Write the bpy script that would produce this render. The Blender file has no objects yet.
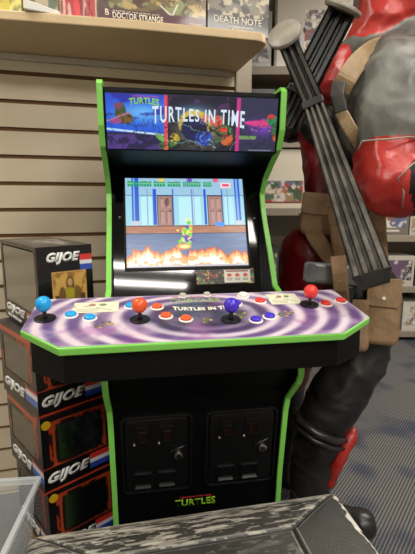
import bpy, bmesh, math, random
import numpy as np
from mathutils import Vector, Matrix, Euler
random.seed(7)
C = bpy.context.scene.collection
PI = math.pi
# ------------------------------------------------------------------ camera geometry
F = 420.0; PITCH = math.radians(10); EYE = 1.2
def ray(u, v):
    a = (u-207.5)/F; b = (277-v)/F
    return Vector((a, math.cos(PITCH)+b*math.sin(PITCH), -math.sin(PITCH)+b*math.cos(PITCH)))
def at(u, v, f):
    return ray(u, v)*f + Vector((0, 0, EYE))
class Frame:
    def __init__(s, ox, oy, yaw):
        s.o = Vector((ox, oy, 0)); s.yaw = math.radians(yaw)
        s.R = Matrix.Rotation(s.yaw, 3, 'Z')
    def loc(s, p): return s.R.transposed() @ (Vector(p)-s.o)
    def wor(s, p): return s.R @ Vector(p) + s.o
    def hit(s, u, v, ax, val):
        o = s.loc((0, 0, EYE)); d = s.R.transposed() @ ray(u, v)
        return o + d*((val-o[ax])/d[ax])
CAB = Frame(-.269, 1.084, 9)
SL = Frame(-.746, 1.60, 15)

# ------------------------------------------------------------------ colour and materials
def lin(c):
    r = []
    for x in c[:3]:
        x = x/255.0
        r.append(x/12.92 if x <= .04045 else ((x+.055)/1.055)**2.4)
    return (r[0], r[1], r[2], 1)
def newmat(name):
    m = bpy.data.materials.new(name); m.use_nodes = True
    nt = m.node_tree; b = nt.nodes['Principled BSDF']
    return m, nt, b
def mat(name, c, rough=.5, metal=0, c2=None, scale=20, bump=0, bscale=None, spec=None, coat=0, detail=4, stretch=None, emit=None, estr=0):
    m, nt, b = newmat(name)
    b.inputs['Base Color'].default_value = lin(c)
    b.inputs['Roughness'].default_value = rough
    b.inputs['Metallic'].default_value = metal
    if spec is not None: b.inputs['Specular IOR Level'].default_value = spec
    if coat: b.inputs['Coat Weight'].default_value = coat; b.inputs['Coat Roughness'].default_value = .15
    if emit: b.inputs['Emission Color'].default_value = lin(emit); b.inputs['Emission Strength'].default_value = estr
    if c2 or bump:
        tc = nt.nodes.new('ShaderNodeTexCoord'); mp = nt.nodes.new('ShaderNodeMapping')
        nt.links.new(tc.outputs['Object'], mp.inputs['Vector'])
        if stretch: mp.inputs['Scale'].default_value = stretch
        n = nt.nodes.new('ShaderNodeTexNoise'); n.inputs['Scale'].default_value = scale; n.inputs['Detail'].default_value = detail
        nt.links.new(mp.outputs[0], n.inputs['Vector'])
        if c2:
            r = nt.nodes.new('ShaderNodeValToRGB')
            r.color_ramp.elements[0].color = lin(c); r.color_ramp.elements[0].position = .38
            r.color_ramp.elements[1].color = lin(c2); r.color_ramp.elements[1].position = .65
            nt.links.new(n.outputs['Fac'], r.inputs[0]); nt.links.new(r.outputs[0], b.inputs['Base Color'])
        if bump:
            n2 = nt.nodes.new('ShaderNodeTexNoise'); n2.inputs['Scale'].default_value = bscale or scale*2; n2.inputs['Detail'].default_value = 5
            nt.links.new(mp.outputs[0], n2.inputs['Vector'])
            bp = nt.nodes.new('ShaderNodeBump'); bp.inputs['Strength'].default_value = bump; bp.inputs['Distance'].default_value = .01
            nt.links.new(n2.outputs['Fac'], bp.inputs['Height']); nt.links.new(bp.outputs[0], b.inputs['Normal'])
    return m
def paintmat(name, rough=.4, estr=0, spec=.5, coat=0):
    m, nt, b = newmat(name)
    a = nt.nodes.new('ShaderNodeAttribute'); a.attribute_name = 'paint'
    b.inputs['Roughness'].default_value = rough; b.inputs['Specular IOR Level'].default_value = spec
    if coat: b.inputs['Coat Weight'].default_value = coat; b.inputs['Coat Roughness'].default_value = .08
    if estr:
        b.inputs['Base Color'].default_value = (.01, .01, .01, 1)
        nt.links.new(a.outputs['Color'], b.inputs['Emission Color']); b.inputs['Emission Strength'].default_value = estr
    else: nt.links.new(a.outputs['Color'], b.inputs['Base Color'])
    return m
def clear(name, tint=(235, 240, 245), gloss=.12, rough=.05):
    m = bpy.data.materials.new(name); m.use_nodes = True; nt = m.node_tree; nt.nodes.clear()
    o = nt.nodes.new('ShaderNodeOutputMaterial'); t = nt.nodes.new('ShaderNodeBsdfTransparent'); g = nt.nodes.new('ShaderNodeBsdfGlossy')
    mx = nt.nodes.new('ShaderNodeMixShader'); fr = nt.nodes.new('ShaderNodeLayerWeight'); fr.inputs['Blend'].default_value = .35
    ad = nt.nodes.new('ShaderNodeMath'); ad.operation = 'ADD'; ad.inputs[1].default_value = gloss; ad.use_clamp = True
    t.inputs[0].default_value = lin(tint); g.inputs['Roughness'].default_value = rough
    nt.links.new(fr.outputs['Fresnel'], ad.inputs[0]); nt.links.new(ad.outputs[0], mx.inputs[0])
    nt.links.new(t.outputs[0], mx.inputs[1]); nt.links.new(g.outputs[0], mx.inputs[2]); nt.links.new(mx.outputs[0], o.inputs[0])
    return m
M = {}
M['black'] = mat('black laminate', (6, 6, 7), .45, spec=.18, bump=.08, bscale=300)
M['black_gloss'] = mat('black gloss plastic', (5, 5, 7), .055, spec=.42)
M['door_black'] = mat('black moulded plastic', (17, 17, 18), .30, spec=.55, bump=.05, bscale=500)
M['green'] = mat('green edge moulding', (132, 212, 92), .38)
M['dark_slot'] = mat('dark slot', (120, 88, 58), .9)
M['chrome'] = mat('chrome', (210, 205, 195), .25, 1)
M['amber'] = mat('amber reject window', (34, 18, 16), .25)
M['white'] = mat('white plastic', (235, 232, 225), .35)
M['ivory'] = mat('ivory print', (240, 236, 220), .5)
M['blue_p'] = mat('sky blue plastic', (30, 165, 235), .25)
M['orange_p'] = mat('orange plastic', (235, 92, 40), .25)
M['purple_p'] = mat('purple plastic', (72, 50, 200), .25)
M['red_p'] = mat('red plastic', (235, 62, 55), .25)
M['dust'] = mat('black washer', (22, 20, 22), .4)
M['slat'] = mat('slatwall laminate', (222, 207, 178), .45, c2=(228, 214, 187), scale=5)
M['trim'] = mat('aluminium trim', (160, 150, 132), .4, .2)
M['shelf'] = mat('beige shelf laminate', (205, 180, 138), .45, c2=(210, 186, 145), scale=6)
M['metal_grey'] = mat('grey bracket metal', (196, 190, 176), .4, .2)
M['wall'] = mat('painted wall', (200, 195, 185), .8)
M['ceil'] = mat('ceiling tile', (225, 222, 215), .9, bump=.2, bscale=60)
M['rack'] = mat('warm grey rack metal', (150, 138, 122), .5)
M['red_sheen'] = mat('red painted hide', (160, 34, 30), .34, c2=(186, 56, 48), scale=9, bump=.6, bscale=14)
M['red_dark'] = mat('deep red painted hide', (96, 9, 12), .38, c2=(118, 15, 17), scale=6, bump=.3, bscale=12)
M['grey_suit'] = mat('grey painted suit', (56, 57, 55), .48, c2=(118, 118, 110), scale=8, bump=.6, bscale=14, detail=8, stretch=(1, 1, .6))
M['black_suit'] = mat('black painted suit', (14, 14, 15), .42, c2=(38, 37, 37), scale=9, bump=.35, bscale=12)
M['black_boot'] = mat('black boot', (22, 20, 20), .33, c2=(46, 43, 41), scale=8, bump=.3, bscale=14)
M['tan'] = mat('tan strap', (140, 116, 84), .6, c2=(158, 134, 100), scale=12, bump=.3, bscale=60)
M['brown'] = mat('brown pouch hide', (122, 95, 66), .6, c2=(150, 120, 88), scale=14, bump=.5, bscale=40)
M['buckle'] = mat('dark buckle', (45, 42, 38), .45)
M['ridge'] = mat('dark ridged grip', (36, 34, 31), .42, c2=(60, 56, 50), scale=30)
M['ridge_g'] = mat('worn grey scabbard', (66, 63, 57), .40, c2=(108, 103, 95), scale=20, bump=.2)
M['ridge_b'] = mat('black grip', (20, 20, 20), .4)
M['hilt'] = mat('grey hilt', (132, 126, 114), .4, c2=(156, 150, 138), scale=20)
M['gun'] = mat('gunmetal', (84, 86, 88), .35, .3, c2=(112, 114, 114), scale=15)
M['snap'] = mat('snap stud', (225, 222, 210), .3)
M['carton_brown'] = mat('brown card', (120, 88, 58), .8)
M['fig_green'] = mat('toy green', (112, 142, 100), .45)
M['fig_skin'] = mat('toy flesh', (170, 120, 90), .5)
M['fig_grey'] = mat('toy grey', (176, 178, 184), .4)
M['fig_yellow'] = mat('toy yellow', (190, 160, 40), .4)
M['txt_green'] = mat('green lettering', (150, 205, 40), .5, emit=(150, 205, 40), estr=.0)
M['txt_white'] = mat('white lettering', (238, 238, 236), .5)
M['txt_red'] = mat('red lettering', (205, 40, 50), .5)
M['lit_white'] = mat('backlit white lettering', (20, 20, 20), .5, emit=(215, 232, 246), estr=1.0)
M['lit_green'] = mat('backlit green lettering', (20, 20, 20), .5, emit=(150, 215, 50), estr=.85)
M['lit_red'] = mat('backlit red lettering', (20, 20, 20), .5, emit=(225, 60, 70), estr=.8)
M['print'] = paintmat('printed card', .32, coat=.3)
M['print_matte'] = paintmat('printed paper', .6)
M['deck_print'] = paintmat('printed deck overlay', .3, coat=.4)
M['lit_print'] = paintmat('backlit marquee print', .25, estr=1.0)
M['lcd'] = paintmat('lit screen', .25, estr=1.15)
M['pane'] = clear('clear window film', gloss=.22, rough=.22)
M['pane_hazy'] = clear('hazy window film', gloss=.38, rough=.3)
M['bin'] = None

# ------------------------------------------------------------------ canvas painted into mesh colours
class Canvas:
    def __init__(s, w, h, c=(0, 0, 0)):
        s.w, s.h = w, h; s.a = np.zeros((h, w, 3)); s.a[:] = c
        s.Y, s.X = np.mgrid[0:h, 0:w].astype(float); s.hole = np.zeros((h, w), bool)
    def put(s, m, c, al=1.0):
        m = m.astype(float)[..., None]*al; s.a = s.a*(1-m) + np.array(c, float)*m; return s
    def rect(s, x0, y0, x1, y1, c, al=1): return s.put((s.X >= x0) & (s.X < x1) & (s.Y >= y0) & (s.Y < y1), c, al)
    def ell(s, x, y, rx, ry, c, al=1, rot=0):
        dx, dy = s.X-x, s.Y-y; cs, sn = math.cos(rot), math.sin(rot)
        d = ((dx*cs+dy*sn)/rx)**2 + ((-dx*sn+dy*cs)/ry)**2
        return s.put(np.clip((1.15-d)/.3, 0, 1), c, al)
    def glow(s, x, y, rx, ry, c, al=1):
        return s.put(np.exp(-(((s.X-x)/rx)**2+((s.Y-y)/ry)**2)), c, al)
    def poly(s, pts, c, al=1):
        ins = np.zeros(s.X.shape, bool); n = len(pts)
        for i in range(n):
            x1, y1 = pts[i]; x2, y2 = pts[(i+1) % n]
            if y1 == y2: continue
            k = ((s.Y >= min(y1, y2)) & (s.Y < max(y1, y2)) & (s.X < (x2-x1)*(s.Y-y1)/(y2-y1)+x1))
            ins ^= k
        return s.put(ins, c, al)
    def line(s, x0, y0, x1, y1, w, c, al=1):
        L = math.hypot(x1-x0, y1-y0) or 1; t = np.clip(((s.X-x0)*(x1-x0)+(s.Y-y0)*(y1-y0))/L/L, 0, 1)
        d = np.hypot(s.X-x0-t*(x1-x0), s.Y-y0-t*(y1-y0)); return s.put(np.clip(w/2+.5-d, 0, 1), c, al)
    def noise(s, sx, sy, seed, oct=3):
        r = np.random.RandomState(seed); out = np.zeros(s.X.shape); amp = 1; tot = 0
        for o in range(oct):
            gw, gh = int(s.w/sx)+3, int(s.h/sy)+3; g = r.rand(gh, gw)
            x, y = s.X/sx, s.Y/sy; xi, yi = x.astype(int), y.astype(int); fx, fy = x-xi, y-yi
            fx = fx*fx*(3-2*fx); fy = fy*fy*(3-2*fy)
            v = (g[yi, xi]*(1-fx)+g[yi, xi+1]*fx)*(1-fy)+(g[yi+1, xi]*(1-fx)+g[yi+1, xi+1]*fx)*fy
            out += v*amp; tot += amp; amp *= .5; sx = max(sx/2, 1); sy = max(sy/2, 1)
        return out/tot
    def mottle(s, sx, sy, seed, c, thr=.5, soft=.1, al=1, oct=3, mask=None):
        n = np.clip((s.noise(sx, sy, seed, oct)-thr)/soft, 0, 1)
        if mask is not None: n = n*mask
        return s.put(n, c, al)
    def lin(s):
        x = np.clip(s.a/255., 0, 1)
        return np.where(x <= .04045, x/12.92, ((x+.055)/1.055)**2.4)
class Painted:
    def __init__(s): s.v = []; s.c = []; s.f = []
    def grid(s, cv, fn):
        """fn(s,t) -> point, s left to right, t top to bottom of the canvas"""
        b = len(s.v); L = cv.lin()
        for j in range(cv.h):
            for i in range(cv.w):
                s.v.append(tuple(fn(i/(cv.w-1), j/(cv.h-1)))); s.c.append((L[j, i, 0], L[j, i, 1], L[j, i, 2], 1))
        for j in range(cv.h-1):
            for i in range(cv.w-1):
                if cv.hole[j, i]: continue
                a = b+j*cv.w+i; s.f.append((a, a+cv.w, a+cv.w+1, a+1))
        return s
    def quad(s, cv, tl, tr, bl, br):
        tl, tr, bl, br = map(Vector, (tl, tr, bl, br))
        return s.grid(cv, lambda a, t: (tl*(1-a)+tr*a)*(1-t)+(bl*(1-a)+br*a)*t)
    def plain(s, c, *q):
        cv = Canvas(2, 2, c); return s.quad(cv, *q)
    def build(s, name, m, parent=None):
        me = bpy.data.meshes.new(name); me.from_pydata(s.v, [], s.f)
        at_ = me.color_attributes.new('paint', 'FLOAT_COLOR', 'POINT')
        at_.data.foreach_set('color', np.array(s.c, dtype=np.float32).ravel())
        me.materials.append(m); me.update()
        o = bpy.data.objects.new(name, me); C.objects.link(o); o.parent = parent; return o

# ------------------------------------------------------------------ mesh builder
class MB:
    def __init__(s): s.bm = bmesh.new(); s.mi = 0
    def _tag(s, fs):
        for f in fs: f.material_index = s.mi
    def box(s, lo, hi):
        x0, y0, z0 = lo; x1, y1, z1 = hi
        v = [s.bm.verts.new(p) for p in [(x0,y0,z0),(x1,y0,z0),(x1,y1,z0),(x0,y1,z0),(x0,y0,z1),(x1,y0,z1),(x1,y1,z1),(x0,y1,z1)]]
        s._tag([s.bm.faces.new([v[i] for i in q]) for q in [(0,3,2,1),(4,5,6,7),(0,1,5,4),(1,2,6,5),(2,3,7,6),(3,0,4,7)]]); return s
    def hexa(s, a, b):
        """prism between two point loops of equal length"""
        n = len(a); va = [s.bm.verts.new(p) for p in a]; vb = [s.bm.verts.new(p) for p in b]
        fs = [s.bm.faces.new(va[::-1]), s.bm.faces.new(vb)]
        for i in range(n): fs.append(s.bm.faces.new([va[i], va[(i+1) % n], vb[(i+1) % n], vb[i]]))
        s._tag(fs); return s
    def cyl(s, p0, p1, r0, r1=None, n=20, prof=None):
        p0, p1 = Vector(p0), Vector(p1); r1 = r0 if r1 is None else r1
        return s.lathe(p0, p1, prof or [(0, r0), (1, r1)], n)
    def lathe(s, p0, p1, prof, n=24):
        p0, p1 = Vector(p0), Vector(p1); d = p1-p0; q = d.to_track_quat('Z', 'Y'); L = d.length; rings = []
        for t, r in prof:
            rings.append([s.bm.verts.new(p0 + q @ Vector((max(r, 1e-4)*math.cos(2*PI*i/n), max(r, 1e-4)*math.sin(2*PI*i/n), t*L))) for i in range(n)])
        fs = [s.bm.faces.new(rings[0][::-1]), s.bm.faces.new(rings[-1])]
        for a, b in zip(rings, rings[1:]):
            for i in range(n): fs.append(s.bm.faces.new([a[i], a[(i+1) % n], b[(i+1) % n], b[i]]))
        s._tag(fs); return s
    def ball(s, c, r, q=None, seg=20):
        r = (r, r, r) if not hasattr(r, '__len__') else r
        mtx = Matrix.Translation(Vector(c)) @ ((q.to_matrix().to_4x4()) if q else Matrix()) @ Matrix.Diagonal((*r, 1))
        g = bmesh.ops.create_uvsphere(s.bm, u_segments=seg, v_segments=seg//2+2, radius=1, matrix=mtx)
        s._tag({f for v in g['verts'] for f in v.link_faces}); return s
    def capsule(s, p0, r0, p1, r1, n=18):
        s.ball(p0, r0, seg=n); s.ball(p1, r1, seg=n); return s.cyl(p0, p1, r0, r1, n)
    def tube(s, pts, rad, n=10, flat=1, up=(0, 0, 1)):
        pts = [Vector(p) for p in pts]; rs = rad if hasattr(rad, '__len__') else [rad]*len(pts); rings = []
        for i, p in enumerate(pts):
            t = (pts[min(i+1, len(pts)-1)]-pts[max(i-1, 0)]).normalized(); a = t.cross(Vector(up)).normalized(); b = a.cross(t).normalized()
            rings.append([s.bm.verts.new(p+a*rs[i]*math.cos(2*PI*k/n)+b*rs[i]*flat*math.sin(2*PI*k/n)) for k in range(n)])
        fs = [s.bm.faces.new(rings[0][::-1]), s.bm.faces.new(rings[-1])]
        for a, b in zip(rings, rings[1:]):
            for i in range(n): fs.append(s.bm.faces.new([a[i], a[(i+1) % n], b[(i+1) % n], b[i]]))
        s._tag(fs); return s
    def ribbon(s, pts, nrm, w, th):
        """flat strap through pts, facing nrm (one vector, or one per point)"""
        pts = [Vector(p) for p in pts]; rings = []
        ns = [Vector(n) for n in nrm] if hasattr(nrm[0], '__len__') else [Vector(nrm)]*len(pts)
        ws = w if hasattr(w, '__len__') else [w]*len(pts)
        for i, p in enumerate(pts):
            t = (pts[min(i+1, len(pts)-1)]-pts[max(i-1, 0)]).normalized(); a = t.cross(ns[i]).normalized(); b = a.cross(t).normalized()
            rings.append([s.bm.verts.new(p+a*x*ws[i]/2+b*y*th/2) for x, y in ((-1,-.6),(1,-.6),(1,.6),(.8,1),(-.8,1),(-1,.6))])
        fs = [s.bm.faces.new(rings[0][::-1]), s.bm.faces.new(rings[-1])]
        for a, b in zip(rings, rings[1:]):
            for i in range(6): fs.append(s.bm.faces.new([a[i], a[(i+1) % 6], b[(i+1) % 6], b[i]]))
        s._tag(fs); return s
    def build(s, name, mats, parent=None, bevel=0, smooth=False, off=None, seg=2, sub=0, keep=False):
        if off is not None: bmesh.ops.translate(s.bm, verts=s.bm.verts, vec=-Vector(off))
        bmesh.ops.recalc_face_normals(s.bm, faces=s.bm.faces)
        me = bpy.data.meshes.new(name); s.bm.to_mesh(me)
        if not keep: s.bm.free()
        for m in (mats if isinstance(mats, (list, tuple)) else [mats]): me.materials.append(m)
        if smooth:
            for p in me.polygons: p.use_smooth = True
        o = bpy.data.objects.new(name, me); C.objects.link(o); o.parent = parent
        if bevel:
            b = o.modifiers.new('Bevel', 'BEVEL'); b.width = bevel; b.segments = seg; b.limit_method = 'ANGLE'
        if sub:
            b = o.modifiers.new('Sub', 'SUBSURF'); b.levels = sub; b.render_levels = sub
        return o
def thing(name, label, cat, loc=(0, 0, 0), rz=0, group=None):
    o = bpy.data.objects.new(name, None); C.objects.link(o); o.location = loc; o.rotation_euler = (0, 0, rz); o.empty_display_size = .05
    return tag(o, label, cat, group)
def tag(o, label, cat, group=None, kind=None):
    o['label'] = label; o['category'] = cat
    if group: o['group'] = group
    if kind: o['kind'] = kind
    return o
def struct(o): o['kind'] = 'structure'; return o
def text(body, w, h, m, parent, org, xd, yd, name='lettering', depth=.0012, fat=.03, shear=0, warp=None, space=0):
    """lettering fitted into w x h, lower-left corner at org, running along xd with its top towards yd"""
    cu = bpy.data.curves.new('t', 'FONT'); cu.body = body; cu.size = 1; cu.offset = fat; cu.shear = shear; cu.resolution_u = 3
    cu.space_character = 1+fat+space
    t = bpy.data.objects.new('t', cu); C.objects.link(t); dg = bpy.context.evaluated_depsgraph_get(); dg.update()
    me = bpy.data.meshes.new_from_object(t.evaluated_get(dg)); bpy.data.objects.remove(t)
    bm = bmesh.new(); bm.from_mesh(me); bpy.data.meshes.remove(me)
    x0 = min(v.co.x for v in bm.verts); x1 = max(v.co.x for v in bm.verts); y0 = min(v.co.y for v in bm.verts); y1 = max(v.co.y for v in bm.verts)
    r = bmesh.ops.extrude_face_region(bm, geom=list(bm.faces)); top = {g for g in r['geom'] if isinstance(g, bmesh.types.BMVert)}
    org, xd, yd = Vector(org), Vector(xd).normalized(), Vector(yd).normalized(); zd = xd.cross(yd)
    for v in bm.verts:
        a, b = (v.co.x-x0)/(x1-x0), (v.co.y-y0)/(y1-y0)
        if warp: a, b = warp(a, b)
        v.co = org + xd*a*w + yd*b*h + zd*(depth if v in top else 0)
    bmesh.ops.recalc_face_normals(bm, faces=bm.faces)
    me = bpy.data.meshes.new(name); bm.to_mesh(me); bm.free(); me.materials.append(m)
    o = bpy.data.objects.new(name, me); C.objects.link(o); o.parent = parent; return o

# ================================================================== the room
CEIL = 2.75
# carpet
m, nt, b = newmat('patterned carpet'); M['carpet'] = m
tc = nt.nodes.new('ShaderNodeTexCoord')
def N(t): return nt.nodes.new(t)
mp = N('ShaderNodeMapping'); mp.inputs['Rotation'].default_value = (0, 0, math.radians(38)); nt.links.new(tc.outputs['Object'], mp.inputs[0])
wv = N('ShaderNodeTexWave'); wv.inputs['Scale'].default_value = 26; wv.inputs['Distortion'].default_value = .6; wv.inputs['Detail'].default_value = 1; nt.links.new(mp.outputs[0], wv.inputs[0])
no = N('ShaderNodeTexNoise'); no.inputs['Scale'].default_value = 170; no.inputs['Detail'].default_value = 2; nt.links.new(tc.outputs['Object'], no.inputs[0])
sp = N('ShaderNodeTexNoise'); sp.inputs['Scale'].default_value = 3.6; sp.inputs['Detail'].default_value = 1; nt.links.new(tc.outputs['Object'], sp.inputs[0])
r1 = N('ShaderNodeValToRGB'); r1.color_ramp.elements[0].color = lin((52, 52, 55)); r1.color_ramp.elements[1].color = lin((118, 116, 113)); r1.color_ramp.elements[0].position = .25; r1.color_ramp.elements[1].position = .8
ad = N('ShaderNodeMath'); ad.operation = 'MULTIPLY_ADD'; ad.inputs[1].default_value = .55; nt.links.new(wv.outputs['Fac'], ad.inputs[0])
ml = N('ShaderNodeMath'); ml.operation = 'MULTIPLY'; ml.inputs[1].default_value = .55; nt.links.new(no.outputs['Fac'], ml.inputs[0]); nt.links.new(ml.outputs[0], ad.inputs[2])
nt.links.new(ad.outputs[0], r1.inputs[0])
r2 = N('ShaderNodeValToRGB'); r2.color_ramp.elements[0].position = .55; r2.color_ramp.elements[1].position = .66; nt.links.new(sp.outputs['Fac'], r2.inputs[0])
mx = N('ShaderNodeMixRGB'); mx.blend_type = 'MULTIPLY'; mx.inputs[2].default_value = lin((178, 188, 224)); nt.links.new(r2.outputs[0], mx.inputs[0]); nt.links.new(r1.outputs[0], mx.inputs[1])
nt.links.new(mx.outputs[0], b.inputs['Base Color']); b.inputs['Roughness'].default_value = .95
bp = N('ShaderNodeBump'); bp.inputs['Strength'].default_value = .4; bp.inputs['Distance'].default_value = .004; nt.links.new(ad.outputs[0], bp.inputs['Height']); nt.links.new(bp.outputs[0], b.inputs['Normal'])

X0, X1, Y0, Y1 = -2.4, 4.2, -2.6, 4.3
struct(MB().box((X0, Y0, -.1), (X1, Y1, 0)).build('floor', M['carpet']))
struct(MB().box((X0, Y0, CEIL), (X1, Y1, CEIL+.1)).build('ceiling', M['ceil']))
struct(MB().box((X0, Y1, 0), (X1, Y1+.1, CEIL)).build('wall_back', M['wall']))
struct(MB().box((X0, Y0-.1, 0), (X1, Y0, CEIL)).build('wall_front', M['wall']))
struct(MB().box((X0-.1, Y0, 0), (X0, Y1, CEIL)).build('wall_left', M['wall']))
struct(MB().box((X1, Y0, 0), (X1+.1, Y1, CEIL)).build('wall_right', M['wall']))
# slatwall partition: rows of slats with dark slots between
slat_root = bpy.data.objects.new('wall_slatted', None); C.objects.link(slat_root); slat_root.location = SL.o; slat_root.rotation_euler = (0, 0, SL.yaw); slat_root['kind'] = 'structure'
mb = MB(); xa, xb = -1.35, .888
mb.mi = 1; mb.box((xa, .012, 0), (xb, .09, 2.6)); mb.mi = 0
zs = [1.66-.0972*k for k in range(-10, 18)]
zs = sorted(zs)
lo = 0.0
for z in zs+[2.61]:
    z0, z1 = lo+(.0065 if lo else 0), z-.0065
    if z1 > z0:
        prof = [(0.012, z0+.006), (0, z0+.0015), (0, z1), (.012, z1)]
        mb.hexa([(xa, y, q) for y, q in prof], [(xb, y, q) for y, q in prof])
    lo = z
mb.build('slat_panel', [M['slat'], M['dark_slot']], slat_root)
MB().box((.888, -.012, 0), (.958, .10, 2.62)).build('end_trim', M['trim'], slat_root, bevel=.004)

# ceiling lights: recessed fluorescent troffers (real lamps)
def troffer(x, y, w, d, power, label):
    t = thing('ceiling_light', label, 'ceiling light', (x, y, CEIL-.03))
    MB().box((-w/2-.03, -d/2-.03, 0), (w/2+.03, d/2+.03, .028)).build('frame', M['white'], t, bevel=.004)
    MB().box((-w/2, -d/2, -.006), (w/2, d/2, 0)).build('diffuser', mat('lit diffuser', (240, 240, 235), .5, emit=(255, 246, 230), estr=3.0), t)
    l = bpy.data.lights.new('lamp', 'AREA'); l.shape = 'RECTANGLE'; l.size = w; l.size_y = d; l.energy = power; l.color = (1, .95, .87)
    o = bpy.data.objects.new('lamp', l); C.objects.link(o); o.parent = t; o.location = (0, 0, -.02)
    return t
troffer(.12, -1.30, 1.25, .09, 26, 'nearer of the two slim tube lights over the aisle')
troffer(.12, -1.62, 1.25, .09, 26, 'farther of the two slim tube lights over the aisle')
troffer(1.6, -.6, 1.2, .3, 36, 'fluorescent ceiling light behind the camera over the right aisle')
troffer(1.9, 2.3, 1.2, .6, 46, 'wide fluorescent ceiling light over the aisle before the far racks')
troffer(-1.2, .9, 1.2, .3, 22, 'fluorescent ceiling light near the slatted wall')
troffer(.85, .75, .6, .6, 16, 'square ceiling light above the armoured statue')

# ================================================================== arcade cabinet
cab = thing('arcade_cabinet', 'black upright arcade cabinet with green edges, lit marquee, glowing screen and four-player deck', 'arcade machine', CAB.o, CAB.yaw)
W = .48; T = .0125
prof = [(.0, 1.485), (.006, 1.39), (.03, 1.345), (.09, 1.312), (.15, 1.272), (.185, 1.228), (.168, 1.18), (.14, 1.134), (.081, 1.048), (.03, .965),
        (-.13, .925), (-.19, .90), (-.19, .785), (-.178, .762), (-.105, .685), (-.09, .64), (-.062, .45), (-.05, .31), (-.05, 0)]
back = [(.48, 0), (.48, 1.47), (.465, 1.49), (.012, 1.494)]
loop = prof+back
for s, x0 in ((0, 0), (1, W-T)):
    MB().hexa([(x0, y, z) for y, z in loop], [(x0+T, y, z) for y, z in loop]).build('side_panel', M['black'], cab)
    mb = MB(); edge = [(.30, 1.4915), (.012, 1.494)] + prof
    xa, xb = x0-.0008, x0+T+.0008
    def nrm(i):
        a = Vector(edge[max(i-1, 0)]); b_ = Vector(edge[min(i+1, len(edge)-1)]); t = (b_-a).normalized(); n = Vector((t.y, -t.x)); return n if True else n
    lps = []
    for i, (y, z) in enumerate(edge):
        n = nrm(i); o1 = Vector((y, z))+n*.004; o2 = Vector((y, z))-n*.004
        lps.append([mb.bm.verts.new(p) for p in [(xa, o2.x, o2.y), (xb, o2.x, o2.y), (xb, o1.x, o1.y), (xa, o1.x, o1.y)]])
    for a, b_ in zip(lps, lps[1:]):
        for k in range(4): mb.bm.faces.new([a[k], a[(k+1) % 4], b_[(k+1) % 4], b_[k]])
    mb.bm.faces.new(lps[0]); mb.bm.faces.new(lps[-1][::-1])
    mb.build('edge_moulding', M['green'], cab)
IX0, IX1 = T, W-T
MB().box((IX0, .455, .02), (IX1, .47, 1.48)).build('back_panel', M['black'], cab)
MB().box((IX0, .02, 1.472), (IX1, .455, 1.484)).build('top_panel', M['black'], cab)
# marquee light box
mq = Canvas(260, 84, (14, 18, 44))
def U(u): return (u-103)/174*260
def V(v): return (v-93)/57*84
mq.rect(0, 0, U(160), 84, (22, 72, 205))
mq.put(np.clip(mq.Y/84, 0, 1)*(mq.X < U(160)), (30, 110, 235), .6)
mq.glow(U(140), V(112), 40, 14, (120, 205, 250), .8)
mq.mottle(26, 12, 3, (30, 30, 150), .5, .15, .8, mask=(mq.X < U(160)) & (mq.Y < V(122)))
mq.rect(0, V(132), U(160), 84, (26, 22, 70)); mq.line(0, V(129), U(160), V(134), 3, (190, 225, 250))
mq.mottle(12, 9, 5, (90, 60, 150), .5, .1, .7, mask=(mq.X < U(160)) & (mq.Y > V(134)))
mq.ell(U(117), V(113), 8, 15, (60, 75, 40)); mq.ell(U(121), V(118), 12, 8, (110, 85, 40)); mq.ell(U(115), V(106), 6, 5, (120, 70, 90)); mq.ell(U(112), V(121), 9, 4, (150, 70, 130))
mq.line(U(104), V(121), U(126), V(112), 2, (170, 120, 160))
mid = (mq.X > U(160)) & (mq.X < U(234))
mq.put(mid, (12, 14, 36))
mq.glow(U(196), V(128), 34, 26, (200, 190, 120), .85); mq.glow(U(190), V(112), 26, 12, (90, 160, 220), .8)
mq.ell(U(190), V(122), 24, 22, (225, 190, 60), .9); mq.ell(U(190), V(127), 20, 19, (20, 26, 80)); mq.ell(U(200), V(136), 13, 12, (45, 80, 200)); 
mq.ell(U(213), V(118), 11, 8, (215, 90, 70)); mq.ell(U(203), V(116), 10, 7, (220, 110, 100), .8)
mq.ell(U(167), V(141), 15, 7, (90, 130, 50), 1, -.5); mq.ell(U(170), V(137), 7, 8, (200, 170, 60)); mq.ell(U(160), V(145), 10, 6, (70, 110, 60)); mq.ell(U(156), V(137), 9, 4, (110, 170, 80), 1, .6)
mq.ell(U(222), V(130), 13, 11, (70, 130, 70)); mq.ell(U(224), V(137), 10, 10, (205, 100, 45)); mq.ell(U(220), V(127), 8, 4, (215, 70, 50)); mq.line(U(206), V(143), U(222), V(136), 3, (60, 110, 80)); mq.line(U(206), V(142), U(212), V(146), 2, (170, 175, 170))
mq.mottle(7, 6, 8, (20, 26, 50), .55, .08, .55, mask=mid & (mq.Y > V(120)))
mq.mottle(9, 8, 18, (120, 60, 130), .6, .08, .5, mask=mid & (mq.Y < V(112)))
mq.put((mq.X > U(234)), (44, 44, 76)); mq.glow(U(262), V(124), 22, 12, (120, 60, 190), .9); mq.glow(U(260), V(120), 20, 4, (235, 70, 160), .9)
mq.ell(U(258), V(119), 24, 3.5, (230, 60, 150)); mq.poly([(U(247), V(121)), (U(262), V(114)), (U(276), V(119)), (U(262), V(124))], (215, 60, 120), .7); mq.mottle(5, 3, 9, (255, 190, 230), .62, .05, .7, mask=(np.abs(mq.Y-V(124)) < 5) & (mq.X > U(248)))
mq.ell(U(272), V(116), 10, 8, (50, 130, 90)); mq.ell(U(270), V(112), 6, 4, (200, 50, 60)); mq.ell(U(275), V(126), 6, 10, (60, 110, 70)); mq.ell(U(276), V(134), 4, 6, (200, 90, 40))
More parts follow.
